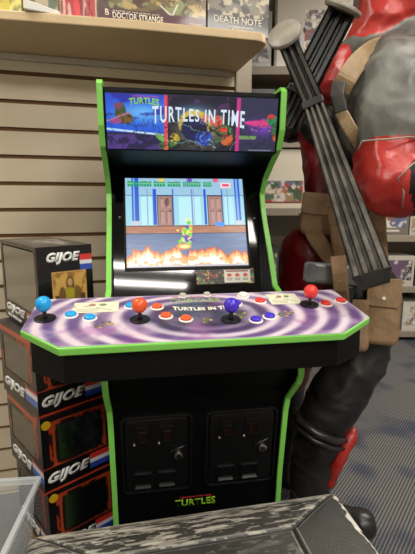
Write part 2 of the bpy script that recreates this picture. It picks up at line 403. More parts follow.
mq.line(U(234), V(134), U(254), V(134), 4, (110, 160, 90)); mq.line(U(234), V(136), U(254), V(136), 1, (190, 200, 120))
for xx in (159.5, 233.5): mq.rect(U(xx), 0, U(xx+3.4), 84, (215, 60, 90) if xx < 200 else (190, 50, 130))
mq.mottle(5, 5, 4, (250, 120, 60), .55, .08, .7, mask=((mq.X > U(159.5)) & (mq.X < U(163))))
for sd, th_ in ((601, .5), (603, .42), (605, .58)):
    mq.put((np.abs(mq.noise(16, 13, sd, 2)-th_) < .018)*(mq.Y > V(113))*((mq.X < U(160))*.5+mid*1.0+(mq.X > U(237))*.35), (10, 12, 28), .85)
mq.put(mid*(np.abs(mq.noise(22, 16, 607, 2)-.5) < .012)*(mq.Y > V(112)), (150, 210, 210), .6)
mq.rect(U(248), V(147.5), U(272), V(148.6), (150, 150, 170)); mq.rect(0, 0, 260, 1.5, (20, 30, 60))
def mqp(a, t): return Vector((.0185, .007, 1.469))*(1-a)*(1-t) + Vector((.4615, .007, 1.469))*a*(1-t) + Vector((.0185, .030, 1.337))*(1-a)*t + Vector((.4615, .030, 1.337))*a*t
box = MB().hexa([(IX0, .009, 1.472), (IX0, .033, 1.334), (IX0, .06, 1.334), (IX0, .06, 1.472)], [(IX1, .009, 1.472), (IX1, .033, 1.334), (IX1, .06, 1.334), (IX1, .06, 1.472)]).build('marquee', M['black'], cab)
box['label'] = 'lit marquee with colourful space scene'
Painted().grid(mq, mqp).build('marquee_print', M['lit_print'], box)
mdir = (Vector((.2, .007, 1.469))-Vector((.2, .030, 1.337))).normalized()
def mpt(u, v): p = mqp((u-103)/174, (v-93)/57); return p+Vector((0, -.0006, 0))
def arch(amt): return lambda a, b: (a, b + amt*(1-(2*a-1)**2) + .18*abs(2*a-1)*b)
text('TURTLES IN TIME', .448*88/174*1.06, .036, M['lit_white'], box, mpt(148, 123.5), (1, 0, 0), mdir, fat=.018, space=.2, depth=.0008,
     warp=lambda a, b: (a, b*(.8+.4*abs(2*a-1)) + .30*(1-(2*a-1)**2) - .15*a))
text('TURTLES', .448*29/174, .014, M['lit_green'], box, mpt(125.5, 105.5), (1, 0, 0), mdir, fat=.03, space=.04, depth=.0008, warp=arch(.35))
text('TEENAGE MUTANT NINJA', .448*26/174, .0042, M['lit_red'], box, mpt(128, 97.2), (1, 0, 0), mdir, fat=.02, depth=.0006)
# underside and speaker panel
MB().hexa([(IX0, .034, 1.334), (IX0, .227, 1.304), (IX0, .227, 1.312), (IX0, .034, 1.342)], [(IX1, .034, 1.334), (IX1, .227, 1.304), (IX1, .227, 1.312), (IX1, .034, 1.342)]).build('speaker_panel', M['black'], cab)
# bezel and screen
bz = lambda x, z, h=0: Vector((x, .10+(z-.975)*.3846-h*.9333, z-h*.359))
S0, S1, ST, SB = .0535, .4165, 1.277, 1.0145
mb = MB()
def slab(mb, xa, xb, za, zb, h0=0, h1=.006):
    mb.hexa([bz(xa, za, h0), bz(xb, za, h0), bz(xb, zb, h0), bz(xa, zb, h0)], [bz(xa, za, h1), bz(xb, za, h1), bz(xb, zb, h1), bz(xa, zb, h1)])
for q in [(IX0, S0, .93, 1.305), (S1, IX1, .93, 1.305), (S0, S1, ST, 1.305), (S0, S1, .93, SB)]: slab(mb, *q)
bezel = mb.build('bezel', M['black_gloss'], cab)
mb = MB(); slab(mb, .0475, .0535, SB-.006, ST+.006, .006, .009); slab(mb, S1, S1+.006, SB-.006, ST+.006, .006, .009); slab(mb, S0, S1, ST, ST+.006, .006, .009); slab(mb, S0, S1, SB-.006, SB, .006, .009)
mb.build('inner_frame', M['black'], bezel)
sc_ = Canvas(244, 178, (150, 205, 220))
def A(u): return (u-125)/121*244
def B(v): return (v-178)/89*178
sc_.rect(0, 0, 244, B(197), (150, 190, 215)); sc_.rect(0, B(196), 244, B(197), (110, 140, 190))
sc_.rect(A(140), B(198), A(151), B(226), (178, 226, 232)); sc_.rect(A(178), B(198), A(200), B(226), (178, 226, 232)); sc_.rect(A(225), B(198), A(234), B(226), (170, 220, 230))
for a0, a1 in ((131, 138), (236.5, 242)):
    sc_.rect(A(a0), 0, A(a1), B(226), (50, 90, 190)); sc_.rect(A(a0+1.5), 0, A(a0+3.4), B(226), (120, 170, 230)); sc_.rect(A(a0-1), B(222), A(a1+1), B(226), (190, 200, 210))
for a0, a1, c in ((152, 155.5, (40, 80, 200)), (203.5, 206, (40, 80, 200)), (171.5, 173, (70, 110, 200)), (222, 223.5, (70, 110, 200)), (190.5, 192, (110, 140, 190)), (193, 193.8, (110, 140, 190)), (146, 147, (120, 160, 200)), (228, 229, (120, 160, 200))): sc_.rect(A(a0), B(190), A(a1), B(226), c)
for a0 in (157, 208):
    sc_.rect(A(a0)-2, B(196.5)-1, A(a0+14)+2, B(227), (60, 60, 80)); sc_.rect(A(a0), B(197.5), A(a0+14), B(227), (165, 125, 118))
    for q in ((2, 199, 6, 209), (8, 199, 12, 209), (2, 212, 6, 224), (8, 212, 12, 224)):
        sc_.rect(A(a0+q[0]), B(q[1]), A(a0+q[2]), B(q[3]), (125, 86, 84)); sc_.rect(A(a0+q[0]+.7), B(q[1]+1), A(a0+q[2]), B(q[3]), (180, 140, 130))
    sc_.rect(A(a0+11.6), B(211), A(a0+13), B(213), (60, 40, 40))
sc_.ell(A(166), B(203), 5, 8, (80, 60, 60), .7)
sc_.rect(0, B(226.5), 244, B(234), (165, 110, 84)); sc_.rect(0, B(226.5), 244, B(227.4), (110, 72, 60)); sc_.mottle(16, 3, 21, (190, 130, 96), .5, .1, .6, mask=(sc_.Y > B(228)) & (sc_.Y < B(234)))
sc_.rect(0, B(234), 244, 178, (92, 112, 150)); sc_.mottle(30, 3, 22, (104, 126, 164), .5, .1, .7, mask=sc_.Y > B(234)); sc_.rect(0, B(234), 244, B(235), (60, 70, 100))
# flames along the bottom
n1 = sc_.noise(14, 200, 31, 1)*.55+sc_.noise(7, 26, 32, 2)*.6
top = B(260)-n1*34
for off, c in ((0, (200, 90, 40)), (4, (240, 150, 80)), (9, (255, 200, 140)), (15, (255, 240, 225))):
    sc_.put(np.clip((sc_.Y-top-off)/2, 0, 1), c)
sc_.mottle(9, 6, 33, (245, 150, 70), .56, .06, .8, mask=(sc_.Y > B(256)) & (sc_.Y < B(265)))
sc_.put(sc_.Y > B(264.5), (120, 130, 165), .5)
# score line
r = np.random.RandomState(5); x = 5
while x < A(213):
    wl = 3+r.randint(3)
    if r.rand() > .12:
        sc_.rect(x, B(182)+r.randint(2), x+wl, B(187.5), (20, 150, 90)); sc_.rect(x+1, B(184), x+wl-1, B(185), (150, 220, 150))
    x += wl+1
sc_.rect(0, 0, 244, 2, (120, 170, 200))
for a, c in ((161, (220, 200, 90)), (190, (110, 80, 190)), (217, (230, 90, 130))): sc_.ell(A(a), B(180.5), 6, 4, c)
sc_.rect(A(222), B(183), A(233), B(188.5), (235, 205, 215)); sc_.rect(A(224), B(184.5), A(231), B(187), (225, 70, 110))
sc_.rect(A(214), B(223.5), A(221), B(227.5), (60, 140, 240)); sc_.poly([(A(221), B(222)), (A(224.5), B(225.5)), (A(221), B(229))], (60, 140, 240))
# burst of sparks in the street
for k in range(46):
    a, b_ = A(184)+r.randn()*8, B(236)+r.randn()*13
    sc_.ell(a, b_, 2+r.rand()*3.4, 2+r.rand()*3, [(110, 205, 60), (90, 70, 180), (250, 225, 120), (160, 225, 90), (245, 150, 60)][k % 5])
sc_.ell(A(181), B(247), 15, 6, (240, 140, 60)); sc_.ell(A(182), B(247), 11, 3.5, (255, 225, 150))
SH = .001
scr = Painted().quad(sc_, bz(S0, ST, SH), bz(S1, ST, SH), bz(S0, SB, SH), bz(S1, SB, SH)).build('screen', M['lcd'], cab)
# instruction strip at the foot of the bezel
st = Canvas(120, 34, (14, 12, 16))
st.mottle(10, 8, 41, (150, 60, 40), .5, .08, .9); st.mottle(8, 7, 42, (60, 130, 60), .58, .06, .95); st.mottle(6, 5, 43, (220, 170, 60), .64, .05, .9); st.mottle(5, 5, 44, (16, 12, 20), .55, .06, .8)
Painted().quad(st, bz(.255, 1.009, .0066), bz(.43, 1.009, .0066), bz(.255, .966, .0066), bz(.43, .966, .0066)).build('instruction_strip', M['print'], bezel)
cd = Canvas(70, 34, (226, 222, 208))
cd.rect(6, 2, 64, 6, (150, 60, 60)); 
for k in (14, 35, 56): cd.ell(k, 14, 6, 4.6, (205, 60, 60)); cd.rect(k-8, 22, k+8, 23.5, (130, 120, 110)); cd.rect(k-7, 26, k+7, 27.5, (130, 120, 110))
Painted().quad(cd, bz(.338, 1.006, .0085), bz(.418, 1.006, .0085), bz(.338, .970, .0085), bz(.418, .970, .0085)).build('instruction_card', M['print'], bezel)
for x, z in ((.036, 1.16), (.445, 1.155)): MB().lathe(bz(x, z, .006), bz(x, z, .0085), [(0, .004), (.7, .004), (1, .0025)], 12).build('screw', M['chrome'], bezel)
# control deck
DS = .18; dn = Vector((0, -DS, 1)).normalized()
def D(x, y, h=0): return Vector((x, y, .925+DS*(y+.315)))+dn*h
outline = [(-.152, -.068), (-.156, -.228), (-.066, -.312), (.521, -.308), (.617, -.240), (.604, -.068)]
deck = MB().hexa([D(x, y, -.017) for x, y in outline], [D(x, y, 0) for x, y in outline]).build('control_deck', M['green'], cab, bevel=.003)
ins = [(-.137, -.05), (-.140, -.220), (-.060, -.293), (.515, -.289), (.600, -.232), (.590, -.05)]
MB().hexa([(x, y, .845) for x, y in ins], [D(x, y, -.0175) for x, y in ins]).build('deck_underbox', M['black'], cab, bevel=.002)
dk = Canvas(386, 124, (200, 190, 215))
cx, cy = 386*(.232+.156)/.773, 124*(.335-.152-.068)/.246+6
dx, dy = (dk.X-cx), (dk.Y-cy)*1.55
rr = np.hypot(dx, dy); th = np.arctan2(dy, dx)
w_ = .5+.5*np.sin(rr/4.3+th*1.0+.5*np.sin(th*2+rr/30)+dk.noise(60, 40, 51, 1)*1.6)
w2 = np.clip(w_*1.25-.15, 0, 1)[..., None]**1.2
far_ = np.clip((rr-46)/40, 0, 1)[..., None]
cA = np.array((104, 80, 132.))*far_+np.array((48, 42, 62.))*(1-far_)
cB = np.array((222, 208, 218.))*far_+np.array((112, 100, 134.))*(1-far_)
dk.a = cA*(1-w2)+cB*w2
dk.put(np.clip((60-rr)/30, 0, 1), (52, 48, 62), .72); dk.put(np.clip((18-rr)/14, 0, 1), (110, 100, 130), .5)
dk.mottle(30, 24, 52, (214, 196, 210), .5, .25, .45); dk.mottle(20, 30, 53, (150, 70, 150), .6, .15, .35)
dk.put((dk.Y < 2) | (dk.Y > 121.5), (210, 200, 215), .6)
def dkp(a, t):
    y = -.070+t*(-.307+.070)
    def ex(o, y):
        for (xa, ya), (xb, yb) in zip(o, o[1:]):
            if yb <= y <= ya: return xa+(xb-xa)*(ya-y)/(ya-yb)
        return o[-1][0] if y < o[-1][1] else o[0][0]
    xl = ex([(-.150, -.068), (-.1535, -.227), (-.064, -.3075)], y); xr = ex([(.602, -.068), (.6145, -.2395), (.519, -.3045)], y)
    return D(xl+(xr-xl)*a, y, .0006)
# canvas is laid out in true deck millimetres, so resample it across the tapering rows
rs = dk.a.copy()
for j in range(dk.h):
    xl, xr = dkp(0, j/(dk.h-1)).x, dkp(1, j/(dk.h-1)).x
    src = np.clip((np.linspace(xl, xr, dk.w)+.156)/.773*(dk.w-1), 0, dk.w-1).astype(int); rs[j] = dk.a[j, src]
dk.a = rs
Painted().grid(dk, dkp).build('deck_print', M['deck_print'], deck)
def flat_text(body, x, y, w, h, m, **k): return text(body, w, h, m, deck, D(x, y, .0009), (1, 0, 0), D(0, 1)-D(0, 0), **k)
flat_text('TURTLES', .162, -.122, .125, .020, mat('faded green print', (150, 176, 104), .5), fat=.03, space=.04, depth=.0004, warp=arch(.25))
flat_text('TEENAGE MUTANT NINJA', .168, -.0865, .112, .005, M['txt_red'], fat=.02, depth=.0004)
flat_text('TURTLES IN TIME', .165, -.166, .150, .017, M['ivory'], fat=.05, depth=.0004, warp=lambda a, b: (a, b*(1+.2*abs(2*a-1))-.5*(1-(2*a-1)**2)+.4))
for (x0, y0, x1, y1) in ((-.064, -.158, .040, -.098), (.408, -.152, .488, -.086)):
    lc = Canvas(60, 36, (222, 222, 196)); lc.rect(0, 0, 60, 1, (120, 110, 90)); lc.rect(0, 35, 60, 36, (120, 110, 90))
    lc.mottle(8, 5, 61, (120, 120, 90), .62, .05, .8, mask=(lc.Y > 6) & (lc.Y < 16)); lc.line(30, 18, 50, 28, 1, (120, 120, 90)); lc.ell(24, 10, 5, 4, (160, 120, 90)); lc.ell(38, 10, 5, 4, (120, 140, 100))
    for yy in (22, 26, 30): lc.rect(5, yy, 42-yy*.3, yy+1, (140, 135, 115))
    Painted().quad(lc, D(x0, y1, .0012), D(x1, y1, .0012), D(x0, y0, .0012), D(x1, y0, .0012)).build('instruction_label', M['print_matte'], deck)
# little brass-coloured emblems printed in front of each stick
for x, y in ((.012, -.222), (.236, -.215), (.318, -.205), (.425, -.205)):
    mb = MB(); rr_ = random.Random(int(x*1000))
    for k in range(9):
        a = rr_.uniform(0, 2*PI); q = rr_.uniform(.002, .018); mb.lathe(D(x+q*math.cos(a)*1.3, y+q*math.sin(a), .0008), D(x+q*math.cos(a)*1.3, y+q*math.sin(a), .0014), [(0, .0045), (1, .004)], 7)
        mb.mi = k % 2
    mb.build('gold_emblem', [mat('olive print', (96, 110, 62), .5), mat('gold print', (176, 150, 92), .5)], deck)
def stick(x, y, m):
    t = MB().lathe(D(x, y, .0008), D(x, y, .004), [(0, .023), (.7, .023), (1, .020)], 32).build('joystick', M['dust'], cab, smooth=False)
    MB().lathe(D(x, y, .004), D(x, y, .030), [(0, .006), (.2, .0042), (1, .0042)], 12).build('shaft', M['chrome'] if False else M['dust'], t, smooth=True)
    MB().ball(D(x, y, .036), .0172, seg=32).build('ball_top', m, t, smooth=True)
    return t
for (x, y), m, n in (((-.116, -.178), M['blue_p'], 'sky blue joystick'), ((.089, -.203), M['orange_p'], 'orange joystick'), ((.290, -.222), M['purple_p'], 'purple joystick'), ((.500, -.160), M['red_p'], 'red joystick')):
    stick(x, y, m)['label'] = n
def button(x, y, m, r=.0125):
    t = MB().lathe(D(x, y, .0008), D(x, y, .0035), [(0, r*1.32), (.5, r*1.32), (1, r*1.15)], 28).build('button', M['white'], cab)
    MB().lathe(D(x, y, .003), D(x, y, .0095), [(0, r), (.55, r), (.85, r*.86), (1, r*.6)], 28).build('plunger', m, t, smooth=True); return t
for x, y, c, n in ((-.063, -.168, 'blue_p', 'sky blue button'), (-.020, -.187, 'blue_p', 'sky blue button'), (.068, -.132, 'blue_p', 'sky blue button'),
                (.129, -.143, 'orange_p', 'orange button'), (.147, -.193, 'orange_p', 'orange button'), (.190, -.212, 'orange_p', 'orange button'),
                (.320, -.140, 'purple_p', 'purple button'), (.345, -.232, 'purple_p', 'purple button'), (.381, -.218, 'purple_p', 'purple button'),
                (.383, -.131, 'red_p', 'red button'), (.542, -.162, 'red_p', 'red button'), (.588, -.148, 'red_p', 'red button')):
    button(x, y, M[c])['label'] = n
for x, y in ((.196, -.082), (.258, -.080)): button(x, y, M['metal_grey'], .0085)['label'] = 'small start button'
button(.350, -.092, M['white'], .0125)['label'] = 'white button'
# lower front
py = lambda z: (-.050 if z < .31 else -.05-.04*(z-.31)/.33 if z < .64 else -.09)+.022
MB().hexa([(IX0, py(0), 0), (IX0, py(.31), .31), (IX0, -.068+.0, .64), (IX0, -.085, .70), (IX0, -.15, .79), (IX0, -.15, .86), (IX0, 0, .86), (IX0, 0, 0)],
          [(IX1, py(0), 0), (IX1, py(.31), .31), (IX1, -.068+.0, .64), (IX1, -.085, .70), (IX1, -.15, .79), (IX1, -.15, .86), (IX1, 0, .86), (IX1, 0, 0)]).build('lower_front_panel', M['black'], cab)
fy = lambda z: (-.028-(z-.31)/.33*.04)
fn = Vector((0, -1, -.12)).normalized()
def FP(x, z, h=0): return Vector((x, fy(z), z))+fn*h
def rrect(x0, z0, x1, z1, r, n=6):
    o = []
    for cx_, cz, a0 in ((x1-r, z1-r, 0), (x0+r, z1-r, 90), (x0+r, z0+r, 180), (x1-r, z0+r, 270)):
        for k in range(n+1): a = math.radians(a0+90*k/n); o.append((cx_+r*math.cos(a), cz+r*math.sin(a)))
    return o
def plate(mb, x0, z0, x1, z1, r, h0, h1, inset=0):
    a = rrect(x0, z0, x1, z1, r); b_ = rrect(x0+inset, z0+inset, x1-inset, z1-inset, max(r-inset, .002))
    return mb.hexa([FP(x, z, h0) for x, z in a], [FP(x, z, h1) for x, z in b_])
def ringplate(mb, x0, z0, x1, z1, r, wd, h):
    """raised frame with an open middle"""
    A_ = rrect(x0, z0, x1, z1, r); B_ = rrect(x0+wd, z0+wd, x1-wd, z1-wd, max(r-wd, .002)); n = len(A_)
    L = [[mb.bm.verts.new(FP(x, z, hh)) for x, z in P] for P, hh in ((A_, 0), (rrect(x0+.001, z0+.001, x1-.001, z1-.001, r), h), (rrect(x0+wd-.001, z0+wd-.001, x1-wd+.001, z1-wd+.001, max(r-wd, .002)), h), (B_, .001))]
    for a, b_ in zip(L, L[1:]):
        for i in range(n): mb.bm.faces.new([a[i], a[(i+1) % n], b_[(i+1) % n], b_[i]])
def coin_door(x0, x1, z0=.400, z1=.648):
    mb = MB(); ringplate(mb, x0, z0, x1, z1, .018, .008, .009); plate(mb, x0+.011, z0+.011, x1-.011, z1-.011, .012, 0, .0055, .002)
    d = mb.build('coin_door', M['door_black'], cab, bevel=.0008)
    w = x1-x0
    for k in (0, 1):
        cx_ = x0+w*(.30 if k == 0 else .64); cz = .589
        mb = MB(); plate(mb, cx_-.022, cz-.026, cx_+.020, cz+.035, .003, .005, .011, .002); plate(mb, cx_-.016, cz+.020, cx_+.016, cz+.028, .002, .011, .016, .002); s_ = mb.build('coin_slot', M['door_black'], d)
        mb = MB(); ringplate(mb, cx_-.013, cz-.018, cx_+.013, cz+.014, .002, .003, .015)
        mb.build('slot_frame', M['door_black'], d)
        MB().hexa([FP(cx_-.010, cz-.015, .0105), FP(cx_+.010, cz-.015, .0105), FP(cx_+.010, cz+.011, .0105), FP(cx_-.010, cz+.011, .0105)],
                  [FP(cx_-.010, cz-.015, .0125), FP(cx_+.010, cz-.015, .0125), FP(cx_+.010, cz+.011, .0125), FP(cx_-.010, cz+.011, .0125)]).build('reject_window', M['amber'], d)
        MB().lathe(FP(cx_-.022, cz-.026, .007), FP(cx_-.022, cz-.026, .010), [(0, .003), (1, .0022)], 10).build('rivet', M['metal_grey'], d)
        cz = .447; mb = MB(); ringplate(mb, cx_-.028, cz-.022, cx_+.024, cz+.022, .004, .007, .012); plate(mb, cx_-.020, cz-.014, cx_+.016, cz+.012, .002, .0055, .008)
        mb.hexa([FP(cx_-.024, cz-.020, .006), FP(cx_+.020, cz-.020, .006), FP(cx_+.020, cz-.013, .006), FP(cx_-.024, cz-.013, .006)], [FP(cx_-.024, cz-.020, .018), FP(cx_+.020, cz-.020, .018), FP(cx_+.018, cz-.016, .012), FP(cx_-.022, cz-.016, .012)])
        mb.build('return_cup', M['door_black'], d)
    lx, lz = x0+w*.80, .517
    MB().lathe(FP(lx, lz, .004), FP(lx, lz, .016), [(0, .0125), (.5, .0125), (.6, .009), (1, .0085)], 24).build('lock', M['chrome'], d, smooth=False)
    mb = MB(); mb.tube([FP(lx+.018, lz+.030, .007), FP(lx+.008, lz+.026, .008), FP(lx-.006, lz+.022, .008), FP(lx-.020, lz+.014, .008), FP(lx-.024, lz+.006, .007)], [.0025, .004, .004, .004, .002], 8)
    mb.build('latch_ridge', M['door_black'], d, smooth=True)
coin_door(.028, .221); coin_door(.256, .461)
fd = (FP(0, 1)-FP(0, 0)).normalized()
text('TURTLES', .118, .021, M['txt_green'], cab, FP(.172, .332, .0005), (1, 0, 0), fd, fat=.03, space=.04, depth=.0008, warp=lambda a, b: (a, b*(1+.3*abs(2*a-1))+.15*(1-(2*a-1)**2)))
text('TEENAGE MUTANT NINJA', .094, .0065, M['txt_red'], cab, FP(.186, .361, .0005), (1, 0, 0), fd, fat=.03, depth=.0008)
MB().box((-.004, -.058, 0), (W+.004, .48, .012)).build('foot_plinth', M['black'], cab)

# ================================================================== wall shelf with boxed toys
sh = thing('wall_shelf', 'beige laminate shelf with rounded corner jutting from the slatted wall above the cabinet', 'shelf', SL.o, SL.yaw)
pts = [(-.9, 0), (-.9, -.30)]; pts += [(.07, -.305)]; pts += [(.47, -.335), (.83, -.345)]
for k in range(7): a = math.radians(-90+90*k/6); pts.append((.845+.05*math.cos(a), -.295+.05*math.sin(a)))
pts += [(.895, 0)]
MB().hexa([(x, y, 1.722) for x, y in pts], [(x, y, 1.750) for x, y in pts]).build('shelf_board', M['shelf'], sh, bevel=.004)
MB().box((-.9, -.022, 1.700), (.86, -.001, 1.7215)).build('hanging_rail', M['metal_grey'], sh, bevel=.003)
def carton(name, label, cat, frame, x0, x1, y0, y1, z0, z1, front, side=(60, 50, 50), top=(70, 60, 60), group=None, left=None):
    t = thing(name, label, cat, frame.wor((x0, y0, z0)), frame.yaw, group)
    w, d, h = x1-x0, y1-y0, z1-z0; P = Painted()
    P.quad(front, (0, 0, h), (w, 0, h), (0, 0, 0), (w, 0, 0))
    if left is not None: P.quad(left, (0, d, h), (0, 0, h), (0, d, 0), (0, 0, 0))
    else: P.plain(side, (0, d, h), (0, 0, h), (0, d, 0), (0, 0, 0))
    P.plain(side, (w, 0, h), (w, d, h), (w, 0, 0), (w, d, 0)); P.plain(side, (w, d, h), (0, d, h), (w, d, 0), (0, d, 0))
    P.plain(top, (0, d, h), (w, d, h), (0, 0, h), (w, 0, h)); P.plain(side, (0, 0, 0), (w, 0, 0), (0, d, 0), (w, d, 0))
    P.build('carton', M['print'], t); return t
def sx(u, v=6, y=-.31): return SL.hit(u, v, 1, y).x
zt = 1.7505
def art(w, h, base, cols, seed, sc=10):
    c = Canvas(w, h, base)
    for i, q in enumerate(cols): c.mottle(sc*(1-.12*i), sc*(1-.12*i), seed+i, q, .52+.02*i, .07, .9)
    return c
shg = 'boxed collectibles on the wall shelf'
c1 = art(40, 40, (200, 185, 60), [(160, 150, 40), (225, 215, 120), (110, 120, 50)], 70)
carton('toy_box', 'yellow patterned toy box at the left end of the beige wall shelf', 'box', SL, sx(-30), sx(19.5), -.27, -.10, zt, zt+.22, c1, (190, 180, 90), (190, 180, 90), shg)
c2 = art(50, 40, (150, 140, 96), [(96, 90, 60), (190, 180, 150), (90, 110, 90)], 75); c2.rect(0, 34, 50, 40, (232, 226, 214))
carton('toy_box', 'olive and white toy box between the yellow box and the red box on the shelf', 'box', SL, sx(24), sx(57), -.25, -.08, zt, zt+.24, c2, (220, 214, 200), (220, 214, 200), shg)
tr = thing('card_tray', 'open white card tray lying in front of the olive toy box', 'tray', SL.wor((sx(24), -.325, zt)), SL.yaw+.0)
wtr = sx(60)-sx(24)
MB().hexa([(0, 0, 0), (wtr, .02, 0), (wtr, .07, 0), (0, .07, 0)], [(0, 0, .028), (wtr, .02, .010), (wtr, .07, .010), (0, .07, .028)]).build('tray_body', M['white'], tr, bevel=.002)
c3 = art(50, 40, (185, 30, 40), [(225, 60, 60), (130, 16, 26), (220, 190, 180)], 80, 8)
carton('toy_box', 'bright red toy box on the shelf beside the maroon sorcerer box', 'box', SL, sx(61), sx(84), -.30, -.12, zt, zt+.23, c3, (170, 30, 40), (170, 30, 40), shg)
c3b = art(24, 40, (190, 60, 60), [(240, 220, 210), (120, 20, 30)], 84, 6)
carton('toy_box', 'narrow red and white toy box squeezed beside the maroon box', 'box', SL, sx(84.6), sx(95), -.31, -.15, zt, zt+.2, c3b, (190, 60, 60), (190, 60, 60), shg)
c4 = Canvas(150, 60, (98, 58, 62)); c4.mottle(30, 16, 85, (70, 40, 46), .5, .1, .8); c4.rect(0, 0, 150, 42, (120, 106, 72))
c4.mottle(16, 14, 86, (86, 60, 54), .5, .08, .9, mask=c4.Y < 42); c4.mottle(12, 12, 87, (150, 160, 110), .58, .06, .9, mask=c4.Y < 42); c4.mottle(9, 9, 88, (200, 170, 110), .62, .05, .9, mask=c4.Y < 42)
c4.line(84, 30, 100, 44, 2, (235, 235, 225)); c4.line(100, 44, 108, 26, 2, (235, 235, 225)); c4.rect(0, 43, 150, 60, (96, 52, 60)); c4.mottle(20, 8, 89, (74, 40, 48), .5, .1, .6, mask=c4.Y > 43)
b4 = carton('toy_box', 'wide maroon collectible box lettered DOCTOR STRANGE on the shelf', 'box', SL, sx(98), sx(206), -.31, -.12, zt, zt+.115, c4, (80, 44, 50), (80, 44, 50), shg)
w4 = sx(206)-sx(98)
text('DOCTOR STRANGE', w4*.46, .017, M['ivory'], b4, (w4*.125, -.0006, .0065), (1, 0, 0), (0, 0, 1), fat=.02)
text('MASTER OF THE MYSTIC ARTS', w4*.42, .0045, M['ivory'], b4, (w4*.13, -.0006, .0245), (1, 0, 0), (0, 0, 1), fat=.01)
text('B', w4*.035, .018, M['ivory'], b4, (w4*.06, -.0006, .012), (1, 0, 0), (0, 0, 1), fat=.02)
text('DIORAMA', w4*.13, .008, M['ivory'], b4, (w4*.84, -.0006, .006), (1, 0, 0), (0, 0, 1), fat=.02)
c5 = Canvas(90, 60, (44, 43, 44)); c5.rect(0, 0, 90, 30, (130, 124, 110)); c5.mottle(11, 10, 91, (60, 58, 56), .5, .08, .9, mask=c5.Y < 34); c5.mottle(8, 8, 92, (205, 195, 165), .58, .05, .9, mask=c5.Y < 34); c5.mottle(30, 20, 93, (58, 57, 60), .5, .1, .5, mask=c5.Y > 34)
b5 = carton('toy_box', 'charcoal collectible box lettered DEATH NOTE at the rounded end of the shelf', 'box', SL, sx(208.5), sx(270), -.30, -.12, zt, zt+.13, c5, (58, 58, 62), (58, 58, 62), shg)
w5 = sx(270)-sx(208.5)
text('DEATH NOTE', w5*.78, .021, M['ivory'], b5, (w5*.10, -.0006, .032), (1, 0, 0), (0, 0, 1), fat=0)
MB().box((w5*.3, -.0012, .022), (w5*.74, -.0002, .0238)).build('printed_rule', M['ivory'], b5)
text('Light', w5*.25, .012, M['ivory'], b5, (w5*.4, -.0006, .006), (1, 0, 0), (0, 0, 1), fat=0)

# ================================================================== stacked figure boxes left of the cabinet
def soldier(parent, x, y, z, s, m1, m2, lean=0):
    mb = MB(); q = lambda a, b_, c: (x+a*s, y+b_*s, z+c*s)
    mb.capsule(q(0, 0, .5), .11*s, q(0, 0, .72), .14*s, 12); mb.ball(q(.01, -.01, .92), .085*s, seg=12)
    for k in (-1, 1):
        mb.capsule(q(.07*k, 0, .47), .075*s, q(.12*k, -.05*k, .24), .06*s, 10); mb.capsule(q(.12*k, -.05*k, .24), .058*s, q(.14*k, 0, .02), .05*s, 10)
        mb.capsule(q(.16*k, 0, .74), .055*s, q(.25*k, -.08, .58), .045*s, 10); mb.capsule(q(.25*k, -.08, .58), .045*s, q(.12*k, -.2, .62), .04*s, 10)
    mb.mi = 1; mb.box(q(-.25, -.25, .60), q(.28, -.21, .66)); mb.box(q(-.14, .1, .46), q(.14, .2, .78))
    return mb.build('soldier_toy', [m1, m2], parent, smooth=False)
